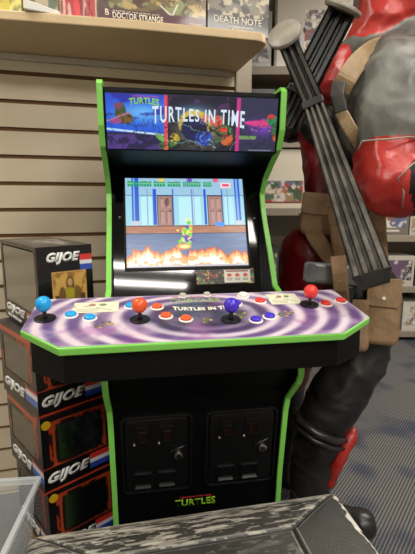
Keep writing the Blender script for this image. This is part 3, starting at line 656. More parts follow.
def window_carton(label, loc, yaw, w, d, h, kind, group, fcol):
    t = thing('figure_box', label, 'box', loc, yaw, group); P = Painted()
    FW, FH = 84, 92
    if kind == 'stack':
        f = Canvas(FW, FH, (20, 15, 16)); 
        f.mottle(9, 14, 101, (190, 62, 28), .42, .12, .95); f.mottle(7, 12, 102, (20, 14, 14), .56, .08, .9)
        f.rect(0, 0, 9, FH, (20, 16, 18)); f.put((np.abs(f.X-14) < 1.3), (170, 72, 40)); f.put((np.abs(f.X-76) < 1.3), (170, 72, 40)); f.rect(79, 0, FW, FH, (22, 18, 18))
        f.rect(0, 0, FW, 7, (18, 16, 18)); f.rect(0, 7, FW, 8.5, (170, 62, 38))
        f.rect(0, FH-30, FW, FH, (16, 14, 16)); f.rect(0, FH-31, FW, FH-30, (170, 60, 36)); f.rect(0, FH-3, FW, FH, (190, 66, 36))
        f.rect(56, FH-27, FW, FH-20, (210, 50, 45)); f.rect(56, FH-20, FW, FH-15, (225, 225, 232)); f.rect(56, FH-15, FW, FH-8, (40, 70, 170))
        f.poly([(17, 12), (73, 12), (73, FH-33), (17, FH-33)], (30, 20, 20)); f.hole[13:FH-34, 19:71] = True
        g = Canvas(FW, FH, (24, 18, 20)); g.mottle(10, 14, 105, (160, 60, 34), .5, .1, .8)
        g.rect(0, 0, FW, 5, (22, 18, 20)); g.rect(0, 5, FW, 11, (190, 74, 42)); g.rect(74, 0, FW, FH, (30, 20, 20)); g.mottle(6, 16, 106, (190, 60, 30), .45, .1, .8, mask=(g.X > 66) & (g.X < 78))
        g.rect(0, FH-30, FW, FH, (16, 14, 16)); g.rect(58, FH-26, FW, FH-20, (225, 225, 232)); g.rect(58, FH-20, FW, FH-12, (60, 110, 200)); g.rect(58, FH-29, FW, FH-26, (205, 60, 50))
        g.hole[16:FH-33, 8:68] = True
    else:
        f = Canvas(FW, FH, (16, 14, 18)); f.rect(21, 26, 73, 84, (206, 164, 88)); f.mottle(12, 12, 111, (140, 96, 46), .5, .1, .8, mask=(f.X > 21) & (f.X < 73) & (f.Y > 26) & (f.Y < 84))
        f.ell(47, 38, 6, 7, (96, 70, 46)); f.ell(46, 58, 13, 16, (172, 160, 50)); f.poly([(24, 50), (38, 48), (36, 80), (26, 84)], (92, 70, 46)); f.poly([(58, 50), (70, 50), (70, 82), (62, 84)], (86, 66, 44)); f.ell(35, 50, 5, 9, (120, 90, 52)); f.ell(58, 50, 5, 9, (124, 94, 54)); f.ell(47, 37, 4, 4, (196, 156, 110))
        for yy in range(54, 84, 5): f.line(38, yy, 54, yy, 1, (96, 90, 30))
        f.rect(34, 78, 60, 84, (70, 62, 40)); f.rect(0, 0, 2, FH, (44, 40, 44))
        f.rect(64, 10, FW-1, 16, (214, 60, 56)); f.rect(64, 16, FW-1, 20, (228, 226, 230)); f.rect(64, 20, FW-1, 26, (50, 84, 180))
        g = Canvas(FW, FH, (20, 18, 22)); g.rect(56, FH-20, FW, FH-17, (205, 60, 60)); g.rect(56, FH-17, FW, FH-14, (228, 226, 230)); g.rect(56, FH-14, FW, FH-10, (60, 100, 190)); g.hole[4:FH-23, 5:79] = True
    P.quad(f, (0, 0, h), (w, 0, h), (0, 0, 0), (w, 0, 0)); P.quad(g, (0, d, h), (0, 0, h), (0, d, 0), (0, 0, 0))
    tp = Canvas(40, 40, (26, 22, 26))
    if kind != 'stack': tp.rect(5, 6, 35, 34, (70, 66, 66)); tp.mottle(8, 8, 115, (190, 186, 180), .6, .06, .8, mask=(tp.X > 5) & (tp.X < 35) & (tp.Y > 6) & (tp.Y < 34))
    P.quad(tp, (0, d, h), (w, d, h), (0, 0, h), (w, 0, h)); k = (26, 20, 22)
    P.plain(k, (w, 0, h), (w, d, h), (w, 0, 0), (w, d, 0)); P.plain(k, (w, d, h), (0, d, h), (w, d, 0), (0, d, 0)); P.plain(k, (0, 0, 0), (w, 0, 0), (0, d, 0), (w, d, 0))
    P.build('carton', M['print'], t)
    ib = Canvas(50, 50, fcol); ib.mottle(14, 14, 121, tuple(int(x*.5) for x in fcol), .5, .15, .9); ib.mottle(8, 8, 122, tuple(min(255, int(x*1.5)) for x in fcol), .6, .08, .6)
    i = Painted(); e = .004; i.quad(ib, (e, d-.02, h-e), (w-e, d-.02, h-e), (e, d-.02, e), (w-e, d-.02, e)); i.quad(ib, (w-.015, d-.02, h-e), (w-.015, e, h-e), (w-.015, d-.02, e), (w-.015, e, e)); i.quad(ib, (e, d-.02, .02), (w-.015, d-.02, .02), (e, e, .02), (w-.015, e, .02))
    i.build('inner_tray', M['print_matte'], t)
    fz = .32 if kind == 'stack' else .24
    mb = MB(); mb.box((w*.2, -.0008+.002, h*fz), (w*.86, .0022, h*.88)) if kind == 'stack' else None; mb.box((.0012, d*.06, h*.22), (.0022, d*.93, h*.94)); mb.build('window_pane', M['pane'] if kind == 'stack' else M['pane_hazy'], t)
    if kind == 'stack': soldier(t, w*.52, d*.5, .022, h*.82, M['fig_green'], M['fig_grey'])
    else: soldier(t, w*.45, d*.5, .022, h*.82, M['fig_grey'], M['fig_yellow'])
    if kind == 'stack':
        text('GIJOE', w*.62, h*.17, M['txt_white'], t, (w*.05, -.0006, h*.085), (1, 0, 0), (0, 0, 1), fat=.055, shear=.35)
        text('GIJOE', d*.60, h*.17, M['txt_white'], t, (-.0006, d*.92, h*.085), (0, -1, 0), (0, 0, 1), fat=.055, shear=.35)
        MB().lathe((w*.075, -.0002, h*.90), (w*.075, -.0016, h*.90), [(0, h*.058), (1, h*.054)], 18).build('yellow_seal', mat('yellow seal', (214, 170, 30), .4), t)
    else:
        text('GIJOE', w*.60, h*.135, M['txt_white'], t, (w*.17, -.0006, h*.80), (1, 0, 0), (0, 0, 1), fat=.055, shear=.3)
        text('GIJOE', d*.56, h*.13, M['txt_white'], t, (-.0006, d*.93, h*.085), (0, -1, 0), (0, 0, 1), fat=.055, shear=.35)
        text('REAL AMERICAN', d*.40, h*.035, M['txt_white'], t, (-.0006, d*.90, h*.035), (0, -1, 0), (0, 0, 1), fat=.02)
    return t
gs = 'figure boxes stacked beside the cabinet'
SXY = (-.459, 1.065)
pl = thing('storage_carton', 'plain brown carton under the stack of action figure boxes', 'box', (-.459, 1.065, 0), math.radians(43))
MB().box((0, 0, 0), (.21, .21, .154)).build('carton', M['carton_brown'], pl, bevel=.002)
window_carton('black and orange windowed figure box, bottom of the stack, partly behind the clear bin', (-.455, 1.07, .155), math.radians(42), .21, .27, .2295, 'stack', gs, (150, 116, 96))
window_carton('black and orange windowed figure box in the middle of the stack', (-.459, 1.063, .385), math.radians(43), .21, .27, .2295, 'stack', gs, (150, 166, 160))
window_carton('black and orange windowed figure box directly under the control deck corner', (-.463, 1.068, .615), math.radians(44), .21, .27, .2295, 'stack', gs, (170, 124, 100))
window_carton('black figure box with gold portrait print, topmost of the stack by the control deck', (-.438, 1.062, .845), math.radians(40), .152, .33, .243, 'top', gs, (150, 146, 142))

# ================================================================== worn padded bench in the foreground
OTZ = .513; oy = math.radians(11.5)
ott = thing('storage_bench', 'scuffed black upholstered bench with piped mitred seams and pale peeling patches in the foreground', 'bench', (.316, .933, 0), oy)
OW, OD = .715, .60
hc = Canvas(430, 230, (46, 45, 43)); YP = 1.7
xr_ = (429-hc.X)/429*OW; yf_ = (hc.Y/229)**YP*OD
hc.put(np.clip((hc.noise(60, 50, 133, 3)-.4)/.3, 0, 1), (60, 58, 54), .8)
bandf = (yf_ < .106)*np.clip((xr_-yf_*.157/.109)/.004, 0, 1)
streak = hc.noise(34, 4, 131, 4)+.10*(hc.noise(90, 50, 132, 2)-.5)+.10*np.clip((.06-yf_)/.06, -.6, 1)
hc.put(bandf*np.clip((streak-.49)/.03, 0, 1), (158, 153, 141), .85)
hc.put(bandf*np.clip((hc.noise(22, 3, 134, 3)-.58)/.05, 0, 1), (200, 194, 180), .7)
hc.put(bandf*np.clip((hc.noise(22, 3, 135, 3)-.57)/.03, 0, 1), (54, 52, 49), .9)
hc.put(bandf*np.clip((.035-yf_)/.03, 0, 1)*(.4+.6*hc.noise(14, 5, 145, 3)), (196, 190, 176), .85)
rest = (1-bandf)*(xr_ > .157)
hc.put(rest*np.clip((hc.noise(16, 4, 136, 4)-.58)/.04, 0, 1), (120, 116, 107), .6)
hc.put(rest*np.clip((hc.noise(30, 3, 146, 3)-.6)/.04, 0, 1), (90, 87, 80), .6)
ed = np.clip((.012+.016*hc.noise(10, 8, 137, 2)-xr_)/.004, 0, 1)*(hc.noise(6, 6, 138, 2) > .38)
hc.put(ed, (226, 220, 208), .9)
hc.put(np.clip((.006-yf_)/.002, 0, 1)*(hc.noise(9, 5, 139, 2) > .4), (210, 204, 190), .8)
IXO, IYO = .157, .109
def puff(x, y):   # x 0..OW from the right edge leftwards, y 0..OD from the far edge
    ex = min(x, OW-x); e = min(ex, y, OD-y)
    r = .022; z = 0
    if e < r: z -= r-math.sqrt(max(r*r-(r-e)**2, 0))
    z -= .010*math.exp(-(max(e-r, 0)/.03))
    return OTZ+z
def seam_d(x, y):
    xr = x; yf = y; xl = OW-x; yn = OD-y
    cand = []
    if yf < IYO+.02 or yf < OD: cand.append(abs(yf-IYO) if (xr > IXO and xl > IXO) else 9)
    cand.append(abs(xr-IXO) if (IYO < yf < OD-IYO) else 9); cand.append(abs(xl-IXO) if (IYO < yf < OD-IYO) else 9)
    cand.append(abs(yn-IYO) if (xr > IXO and xl > IXO) else 9)
    for a, b_ in ((xr, yf), (xl, yf), (xr, yn), (xl, yn)):
        if a <= IXO and b_ <= IYO: cand.append(abs(a*IYO-b_*IXO)/math.hypot(IXO, IYO))
    return min(cand)
def topf(a, t):
    # finer sampling close to the rim
    x = OW*(1-a); y = OD*t**YP; s = seam_d(x, y)
    return Vector((-x, -y, puff(x, y) - .005*math.exp(-(s/.004)**2)))
hc2 = hc
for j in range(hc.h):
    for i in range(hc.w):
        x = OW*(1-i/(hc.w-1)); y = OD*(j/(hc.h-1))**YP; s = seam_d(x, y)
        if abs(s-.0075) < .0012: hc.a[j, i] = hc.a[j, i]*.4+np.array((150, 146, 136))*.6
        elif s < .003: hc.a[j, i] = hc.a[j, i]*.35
P = Painted().grid(hc, topf)
m, nt, b = newmat('worn leatherette'); a_ = nt.nodes.new('ShaderNodeAttribute'); a_.attribute_name = 'paint'; nt.links.new(a_.outputs['Color'], b.inputs['Base Color']); b.inputs['Roughness'].default_value = .5
n_ = nt.nodes.new('ShaderNodeTexNoise'); n_.inputs['Scale'].default_value = 220; tcc = nt.nodes.new('ShaderNodeTexCoord'); nt.links.new(tcc.outputs['Object'], n_.inputs[0]); bp = nt.nodes.new('ShaderNodeBump'); bp.inputs['Strength'].default_value = .35; bp.inputs['Distance'].default_value = .003; nt.links.new(n_.outputs['Fac'], bp.inputs['Height']); nt.links.new(bp.outputs[0], b.inputs['Normal'])
M['worn'] = m
cu = P.build('padded_top', M['worn'], ott)
for p in cu.data.polygons: p.use_smooth = True
M['leather'] = mat('black leatherette', (38, 36, 34), .5, c2=(52, 50, 47), scale=9, bump=.3, bscale=180)
MB().box((-OW+.001, -OD+.001, .03), (-.001, -.001, OTZ-.031)).build('bench_body', M['leather'], ott, bevel=.01)
for x in (-.06, -OW+.06):
    for y in (-.06, -OD+.06): MB().cyl((x, y, 0), (x, y, .03), .022, .026).build('foot', M['dust'], ott)

# ================================================================== clear plastic bin
m = bpy.data.materials.new('translucent bin plastic'); m.use_nodes = True; nt = m.node_tree; nt.nodes.clear()
o_ = nt.nodes.new('ShaderNodeOutputMaterial'); t_ = nt.nodes.new('ShaderNodeBsdfTransparent'); d_ = nt.nodes.new('ShaderNodeBsdfPrincipled'); mx_ = nt.nodes.new('ShaderNodeMixShader')
d_.inputs['Base Color'].default_value = lin((220, 226, 230)); d_.inputs['Roughness'].default_value = .25; mx_.inputs[0].default_value = .30
nt.links.new(t_.outputs[0], mx_.inputs[1]); nt.links.new(d_.outputs[0], mx_.inputs[2]); nt.links.new(mx_.outputs[0], o_.inputs[0]); M['bin'] = m
m2 = m.copy(); m2.name = 'thick bin rim plastic'; [n for n in m2.node_tree.nodes if n.type == 'MIX_SHADER'][0].inputs[0].default_value = .42; M['bin_rim'] = m2
bn = thing('storage_bin', 'empty translucent plastic bin between the bench and the figure box stack', 'storage bin', (-.405, .89, 0), math.radians(5))
def bl(z, g=0):   # tapered outline at height z, local: x to the left, y towards the viewer
    k = (.56-z)*.09+.0-g
    return [(-k, -k), (-.42+k, -k), (-.42+k, -.30+k), (-k, -.30+k)]
mb = MB(); lo_ = [[mb.bm.verts.new((x, y, z)) for x, y in bl(z)] for z in (.004, .30, .545)]
for a, b_ in zip(lo_, lo_[1:]):
    for i in range(4): mb.bm.faces.new([a[i], a[(i+1) % 4], b_[(i+1) % 4], b_[i]])
mb.bm.faces.new(lo_[0]); mb.build('bin_body', M['bin'], bn)
mb = MB(); sec = [(0, .545, 0), (.016, .545, 0), (.016, .560, 0), (0, .560, 0)]
rings = []
for g, z in ((-.001, .545), (.010, .545), (.012, .561), (.001, .561)): rings.append([mb.bm.verts.new((x, y, z)) for x, y in bl(.56, g)])
for k in range(4):
    a, b_ = rings[k], rings[(k+1) % 4]
    for i in range(4): mb.bm.faces.new([a[i], a[(i+1) % 4], b_[(i+1) % 4], b_[i]])
mb.build('rim', M['bin_rim'], bn, bevel=.002)

# ================================================================== far racks with boxed toys
def rack(name, label, x0, x1, yf, depth, levels, top, group, boxes, hid=None):
    t = thing(name, label, 'shelving', (x0, yf, 0))
    w = x1-x0
    for x in (0, w-.03): MB().box((x, depth-.05, 0), (x+.03, depth, top)).build('upright', M['rack'], t)
    MB().box((.03, depth-.02, 0), (w-.03, depth-.006, top)).build('back_board', M['rack'], t)
    for z in levels: MB().box((0, 0, z-.055), (w, depth-.051, z)).build('shelf_board', M['rack'], t, bevel=.004)
    k = 0
    for li, z in enumerate(levels):
        if (li, group) in special:
            for (xa_, xb_, bh_, c_, lab_) in special[(li, group)]:
                carton('boxed_toy', lab_, 'box', Frame(0, 0, 0), xa_, xb_, yf+.02, yf+depth-.13, z+.0005, z+bh_, c_, tuple(c_.a[0, 0]), tuple(c_.a[0, 0]), group)
            continue
        x = .02; gap = (levels[li+1]-.06 if li+1 < len(levels) else top)-z
        while x < w-.12:
            bw = random.choice([.17, .22, .27, .3]); bh = min(gap-.03, random.uniform(.24, .38)); bw = min(bw, w-.03-x)
            base = random.choice([(196, 190, 176), (60, 58, 60), (120, 112, 100), (206, 200, 190), (92, 96, 104), (150, 140, 122), (180, 176, 168)])
            cols = random.sample([(40, 38, 40), (120, 116, 108), (215, 208, 196), (92, 98, 84), (150, 90, 70), (84, 88, 128), (160, 140, 100), (110, 84, 110)], 3)
            c = Canvas(34, 40, base); ins_ = (c.X > 3) & (c.X < 31) & (c.Y > 5) & (c.Y < 32)
            c.put(ins_, cols[0]); c.mottle(9, 9, k+200, cols[1], .5, .06, .9, mask=ins_); c.mottle(6, 7, k+300, cols[2], .56, .05, .9, mask=ins_); c.mottle(4, 4, k+400, (225, 222, 214), .64, .04, .8, mask=ins_)
            c.rect(5, 34, 24, 36, cols[0] if sum(base) > 350 else (210, 205, 196))
            boxes(t, x0+x, bw-.012, yf, depth, z, bh, c, base, k, group); x += bw; k += 1
    return t
names_ = ['grey', 'charcoal', 'cream', 'pale']
def make_box(descr):
    def f(t, x, w, yf, depth, z, h, c, base, k, group):
        lv = descr[1](z); tone = 'pale' if sum(base) > 540 else 'tan' if sum(base) > 370 else 'grey' if sum(base) > 250 else 'dark'
        n_ = cnt.setdefault((descr[0], z), 0); cnt[(descr[0], z)] += 1
        lab = '%s boxed toy, %s along %s of the %s' % (tone, ['first', 'second', 'third', 'fourth', 'fifth', 'sixth', 'seventh', 'eighth', 'ninth', 'tenth'][n_], lv, descr[0])
        d = depth-.07; fr = Frame(0, 0, 0)
        carton('boxed_toy', lab, 'box', fr, x, x+w, yf+.02, yf+d-.06, z+.0005, z+h, c, base, base, group)
    return f
cnt = {}; special = {}
def wx(u, v, Y): r_ = ray(u, v); return r_.x/r_.y*Y
def sp_art(w, h, base, ins, cols, seed, sc=6):
    c = Canvas(w, h, base); x0, y0, x1, y1 = ins; mk = (c.X > x0) & (c.X < x1) & (c.Y > y0) & (c.Y < y1)
    for i, q in enumerate(cols): c.mottle(sc, sc, seed+i, q, .5+.03*i, .06, .85, mask=mk)
    return c
ga = 'boxes on the rack behind the statue'
k1 = sp_art(110, 80, (206, 198, 184), (42, 20, 90, 76), [(150, 130, 124), (104, 100, 112), (236, 230, 222), (150, 90, 80)], 501, 7)
k1.rect(20, 34, 37, 46, (92, 100, 160)); k1.rect(20, 49, 37, 59, (100, 110, 170)); k1.rect(20, 62, 37, 71, (96, 104, 160)); k1.rect(0, 0, 4, 80, (120, 110, 90)); k1.ell(42, 41, 2, 3, (60, 50, 90))
k2 = sp_art(30, 40, (58, 50, 48), (3, 5, 27, 30), [(110, 100, 100), (160, 120, 110)], 511, 6); k2.ell(15, 20, 10, 11, (190, 184, 180)); k2.ell(15, 21, 8, 9, (58, 50, 50)); k2.ell(15, 24, 5, 6, (140, 110, 104))
k3 = sp_art(26, 40, (150, 84, 52), (2, 4, 24, 36), [(100, 50, 34), (200, 150, 100)], 515, 6)
special[(4, ga)] = [(wx(274, 62, 3.02), wx(350, 62, 3.02), .47, k1, 'large cream box with small blue panels and sketchy art, seen between the sword grips'),
    (wx(243, 62, 3.02), wx(271, 62, 3.02), .34, sp_art(30, 40, (150, 146, 138), (3, 3, 27, 36), [(60, 58, 58), (200, 196, 188)], 520), 'grey patterned box beside the large cream box on the top rack shelf')]
special[(3, ga)] = [(wx(246, 84, 3.02), wx(275, 84, 3.02), .33, k2, 'dark box with a pale ring emblem, seen just above the cabinet marquee'),
    (wx(276, 84, 3.02), wx(300, 84, 3.02), .31, k3, 'rust coloured box beside the dark box with the pale ring'),
    (wx(301, 84, 3.02), wx(336, 84, 3.02), .33, sp_art(30, 40, (90, 90, 96), (3, 3, 27, 36), [(40, 40, 44), (170, 166, 160)], 524), 'slate grey box right of the rust coloured box')]
k4 = sp_art(44, 70, (222, 212, 192), (2, 36, 42, 64), [(150, 120, 80), (90, 96, 120), (196, 60, 50), (60, 90, 70), (230, 224, 210)], 531, 7); k4.rect(4, 62, 40, 64, (120, 60, 60))
special[(2, ga)] = [(wx(262, 200, 3.02), wx(304, 200, 3.02), .40, k4, 'tall cream box with colourful crowd art, seen between cabinet and statue'),
    (wx(232, 200, 3.02), wx(260, 200, 3.02), .30, sp_art(30, 40, (120, 110, 96), (3, 3, 27, 36), [(60, 58, 58), (200, 196, 188)], 540), 'tan box left of the tall cream box on the middle rack shelf')]
LA = [.10, .60, 1.165, 1.63, 2.10]
lvA = lambda z: {.10: 'the lowest shelf', .60: 'the second shelf up', 1.165: 'the middle shelf', 1.63: 'the fourth shelf up', 2.10: 'the top shelf'}[z]
rack('display_rack', 'warm grey steel rack of boxed toys seen past the cabinet, behind the statue', .12, 1.12, 3.0, .42, LA, 2.62, 'boxes on the rack behind the statue', make_box(('rack behind the statue', lvA)))
LB = [.09, .49, .93, 1.38, 1.83]
lvB = lambda z: {.09: 'the lowest shelf', .49: 'the second shelf up', .93: 'the middle shelf', 1.38: 'the fourth shelf up', 1.83: 'the top shelf'}[z]
rack('display_rack', 'warm grey steel rack of boxed toys at the far right end of the aisle', 1.20, 2.70, 3.55, .42, LB, 2.3, 'boxes on the far right rack', make_box(('far right rack', lvB)))

# ================================================================== armoured statue
ST0 = at(318, 515, 1.53); ST0 = Vector((ST0.x, ST0.y, 0))
stt = thing('costumed_statue', 'life-size red, grey and black armoured statue standing right of the arcade cabinet', 'statue', ST0)
G, R, K, DR, BT, R2 = 0, 1, 2, 3, 4, 5     # grey, bright red, black, dark red, boot black
def Q(u, v, f): return at(u, v, f)
caps = [  # p0, r0, p1, r1, material
 (Q(340, 262, 1.48), .130, Q(336, 235, 1.48), .120, K),
 (Q(340, 225, 1.48), .118, Q(352, 130, 1.46), .145, K),
 (Q(346, 125, 1.44), .155, Q(372, 80, 1.38), .130, K),
 (Q(326, 200, 1.46), .075, Q(322, 105, 1.46), .085, DR),
 (Q(372, 74, 1.36), .12, Q(398, 90, 1.20), .130, G),
 (Q(360, 68, 1.36), .10, Q(410, 62, 1.32), .12, G),
 (Q(398, 96, 1.18), .140, Q(394, 128, 1.14), .122, G),
 (Q(372, 95, 1.26), .11, Q(372, 125, 1.24), .10, G),
 (Q(390, 160, 1.12), .094, Q(386, 182, 1.10), .084, R),
 (Q(388, 184, 1.10), .080, Q(398, 192, 1.09), .068, R),
 (Q(424, 184, 1.07), .080, Q(470, 176, 1.0), .052, K),
 (Q(372, 42, 1.34), .085, Q(384, 10, 1.31), .085, R),
 (Q(334, 100, 1.50), .10, Q(300, 104, 1.50), .075, K),
 (Q(300, 104, 1.50), .075, Q(290, 128, 1.50), .055, K),
 (Q(326, 84, 1.31), .052, Q(338, 64, 1.32), .055, R),
 (Q(402, -4, 1.31), .115, Q(414, -26, 1.31), .108, R),
 (Q(408, 22, 1.35), .10, Q(420, 36, 1.38), .105, R),
 (Q(405, 72, 1.50), .11, Q(432, 110, 1.56), .10, G),
 (Q(432, 110, 1.56), .088, Q(450, 172, 1.56), .068, K),
 (Q(450, 172, 1.56), .066, Q(492, 180, 1.42), .045, K),
 (Q(310, 254, 1.44), .102, Q(306, 305, 1.50), .100, DR),
 (Q(306, 305, 1.50), .096, Q(287, 380, 1.65), .072, DR),
 (Q(287, 380, 1.65), .072, Q(288, 425, 1.72), .066, K),
 (Q(288, 425, 1.72), .066, Q(289, 466, 1.79), .060, BT),
 (Q(289, 472, 1.80), .058, Q(310, 477, 1.78), .050, BT),
 (Q(360, 292, 1.42), .122, Q(364, 325, 1.42), .104, K),
 (Q(364, 325, 1.42), .104, Q(360, 362, 1.42), .086, K),
 (Q(360, 362, 1.42), .086, Q(338, 392, 1.44), .095, K),
 (Q(338, 392, 1.44), .095, Q(322, 422, 1.46), .088, K),
 (Q(322, 422, 1.46), .088, Q(310, 470, 1.49), .076, BT),
 (Q(310, 470, 1.49), .076, Q(309, 508, 1.54), .068, BT),
 (Q(316, 520, 1.55), .062, Q(354, 524, 1.53), .056, BT),
 (Q(350, 524, 1.53), .054, Q(362, 524, 1.51), .052, BT),
]
mb = MB()
for p0, r0, p1, r1, k in caps: mb.capsule(p0, r0, p1, r1, 20)
# fist at the end of the bent forearm, and the far arm folded in front of the chest
h0 = Q(478, 172, 1.0); mb.ball(h0, (.05, .035, .045))
for k in range(4): mb.capsule(h0+Vector((.02, -.01, .03-.02*k)), .014, h0+Vector((.055, .0, .026-.018*k)), .012, 10)
mb.capsule(h0+Vector((-.01, -.03, .03)), .015, h0+Vector((.03, -.045, .02)), .012, 10)
tmp = mb.build('tmp', M['black_suit'], None)
rm = tmp.modifiers.new('r', 'REMESH'); rm.mode = 'VOXEL'; rm.voxel_size = .008
sm = tmp.modifiers.new('s', 'SMOOTH'); sm.factor = .6; sm.iterations = 12
dg = bpy.context.evaluated_depsgraph_get(); dg.update()
me = bpy.data.meshes.new_from_object(tmp.evaluated_get(dg)); bpy.data.objects.remove(tmp)
me.name = 'suited_body'; me.materials.clear()
for k in ('grey_suit', 'red_sheen', 'black_suit', 'red_dark', 'black_boot', 'red_dark'): me.materials.append(M[k])
nf = len(me.polygons); cen = np.zeros(nf*3); me.polygons.foreach_get('center', cen); cen = cen.reshape(-1, 3)
best = np.full(nf, 1e9); mi = np.zeros(nf, int)
for p0, r0, p1, r1, k in caps:
    a, d = np.array(p0), np.array(p1-p0); t = np.clip(((cen-a) @ d)/(d @ d), 0, 1); dist = np.linalg.norm(cen-a-t[:, None]*d, axis=1)-(r0+(r1-r0)*t)
    u = dist < best; best[u] = dist[u]; mi[u] = k
me.polygons.foreach_set('material_index', mi.astype(np.int32)); me.polygons.foreach_set('use_smooth', np.ones(nf, bool))
from mathutils import noise as mno
nrm_ = np.zeros(len(me.vertices)*3); me.vertices.foreach_get('normal', nrm_); nrm_ = nrm_.reshape(-1, 3); out_ = np.zeros_like(nrm_)
for i_, v in enumerate(me.vertices):
    p = v.co; k = abs(mno.noise(p*7.5))*1.0 + .5*abs(mno.noise(p*16+Vector((3, 1, 7))))
    out_[i_] = np.array(p) + nrm_[i_]*((.30-k)*.020 if p.z > .55 else (.3-abs(mno.noise(Vector((p.x*7, p.y*7, p.z*14)))))*.016)
me.vertices.foreach_set('co', out_.ravel()); me.update()
for v in me.vertices:
    v.co = v.co-ST0
    if v.co.z < .004: v.co.z = .004
body = bpy.data.objects.new('suited_body', me); C.objects.link(body); body.parent = stt
def part(mb, name, m, **k): return mb.build(name, m, stt, off=ST0, **k)
cam = lambda p: (Vector((0, 0, EYE))-Vector(p)).normalized()
def strap(pts, w, th, name, m):
    P_ = [Q(*p) for p in pts]; P2 = []
    for i in range(len(P_)-1):
        a, b_, c_, d_ = P_[max(i-1, 0)], P_[i], P_[i+1], P_[min(i+2, len(P_)-1)]
        for k in range(5):
            t = k/5; P2.append(.5*((2*b_)+(c_-a)*t+(2*a-5*b_+4*c_-d_)*t*t+(3*b_-a-3*c_+d_)*t**3))
    P2.append(P_[-1]); mb = MB(); mb.ribbon(P2, [tuple(cam(p)) for p in P2], w, th); return part(mb, name, m, bevel=.001)
strap([(392, 44, 1.24), (374, 49, 1.185), (358, 62, 1.13), (348, 76, 1.10), (340, 90, 1.12)], .052, .008, 'shoulder_strap', M['tan'])
strap([(336, 104, 1.13), (344, 118, 1.12), (352, 132, 1.11), (361, 146, 1.14)], .034, .008, 'shoulder_strap', M['tan'])
mb = MB(); mb.ribbon([Q(339, 82, 1.09), Q(337, 96, 1.085), Q(341, 112, 1.09)], tuple(cam(Q(339, 96, 1.1))), .036, .012); part(mb, 'strap_buckle', M['buckle'], bevel=.002)
# belt, hanging straps
strap([(306, 212, 1.36), (315, 236, 1.31), (332, 258, 1.27), (352, 270, 1.25), (366, 268, 1.27), (376, 262, 1.33)], .050, .010, 'belt', M['brown'])
strap([(338, 256, 1.15), (341, 290, 1.155), (344, 340, 1.24)], .040, .010, 'holster_strap', M['brown'])
def pouch(u0, v0, u1, v1, f, d, flap=.42, tilt=0, label=None, snap=True):
    """leather pouch: rounded body, overlapping flap, snap stud"""
    a = Q(u0, v0, f); b_ = Q(u1, v1, f); c0 = (a+b_)/2; n = cam(c0); up = Vector((0, math.sin(PITCH), math.cos(PITCH)))
    up = (up-n*up.dot(n)).normalized(); rt = up.cross(n).normalized()*1; q = Matrix((rt, up, n)).transposed().to_3x3()
    q = q @ Matrix.Rotation(math.radians(tilt), 3, 'Z')
    w = (u1-u0)/F*f; h = (v1-v0)/F*f; L = lambda x, y, z: c0+q @ Vector((x*w/2, y*h/2, z*d))
    mb = MB(); lo = rrect(-1, -1, 1, 1, .35, 4)
    mb.hexa([L(x*.96, y, -1) for x, y in lo], [L(x, y*.97, -.1) for x, y in lo]); mb.hexa([L(x, y*.97, -.12) for x, y in lo], [L(x*.86, y*.86, 0) for x, y in lo])
    p = part(mb, 'pouch', M['brown'], bevel=.004, smooth=True)
    yb = 1-2*flap; fl = [(-1.03, 1.02), (-1.03, yb+.1), (-.8, yb), (.8, yb-.02), (1.03, yb+.12), (1.03, 1.02)]
    mb = MB(); mb.hexa([L(x, y, -.1) for x, y in fl], [L(x*.97, y, .10) for x, y in fl]); fo = mb.build('flap', M['brown'], p, bevel=.003, off=ST0)
    if snap: mb = MB(); mb.lathe(L(0, yb+.25, .09), L(0, yb+.25, .2), [(0, .007), (1, .005)], 12); mb.build('snap', M['snap'], p, off=ST0, smooth=True)
    return p
pouch(301, 194, 336, 236, 1.30, .06, .5, -8, snap=False)
pouch(331, 206, 356, 268, 1.24, .05, .3, 6, snap=False)
pouch(352, 214, 386, 272, 1.26, .05, .35, 4, snap=False)
pouch(367, 279, 399, 346, 1.22, .06, .42, -3)
pouch(338, 300, 368, 352, 1.24, .05, .25, 0, snap=False)
# boot cuff rolls and red heel guard
mb = MB(); mb.tube([Q(294, 408, 1.46), Q(300, 421, 1.39), Q(317, 434, 1.355), Q(335, 441, 1.37), Q(349, 440, 1.42)], [.008, .014, .015, .014, .010], 10)
mb.tube([Q(294, 417, 1.46), Q(300, 430, 1.39), Q(316, 442, 1.36), Q(334, 449, 1.375), Q(346, 448, 1.42)], [.006, .010, .011, .010, .008], 10); part(mb, 'boot_cuff', M['black_boot'], smooth=True)
mb = MB(); mb.tube([Q(354, 428, 1.43), Q(350, 438, 1.42), Q(345, 448, 1.42), Q(340, 458, 1.42), Q(334, 470, 1.44), Q(330, 482, 1.46), Q(325, 490, 1.47)], [.012, .026, .020, .022, .022, .020, .012], 10)
part(mb, 'heel_guard', M['red_sheen'], smooth=True)
# suit piping around the red elbow panel
mb = MB(); mb.tube([Q(358, 150, 1.03), Q(362, 141, 1.02), Q(374, 140, 1.01), Q(390, 139, 1.00), Q(408, 137, 1.01), Q(422, 137, 1.03)], .0022, 6).tube([Q(402, 208, 1.03), Q(404, 192, 1.00), Q(398, 178, .995), Q(408, 168, .99), Q(418, 160, 1.0)], .0022, 6); part(mb, 'seam_piping', M['hilt'], smooth=True)

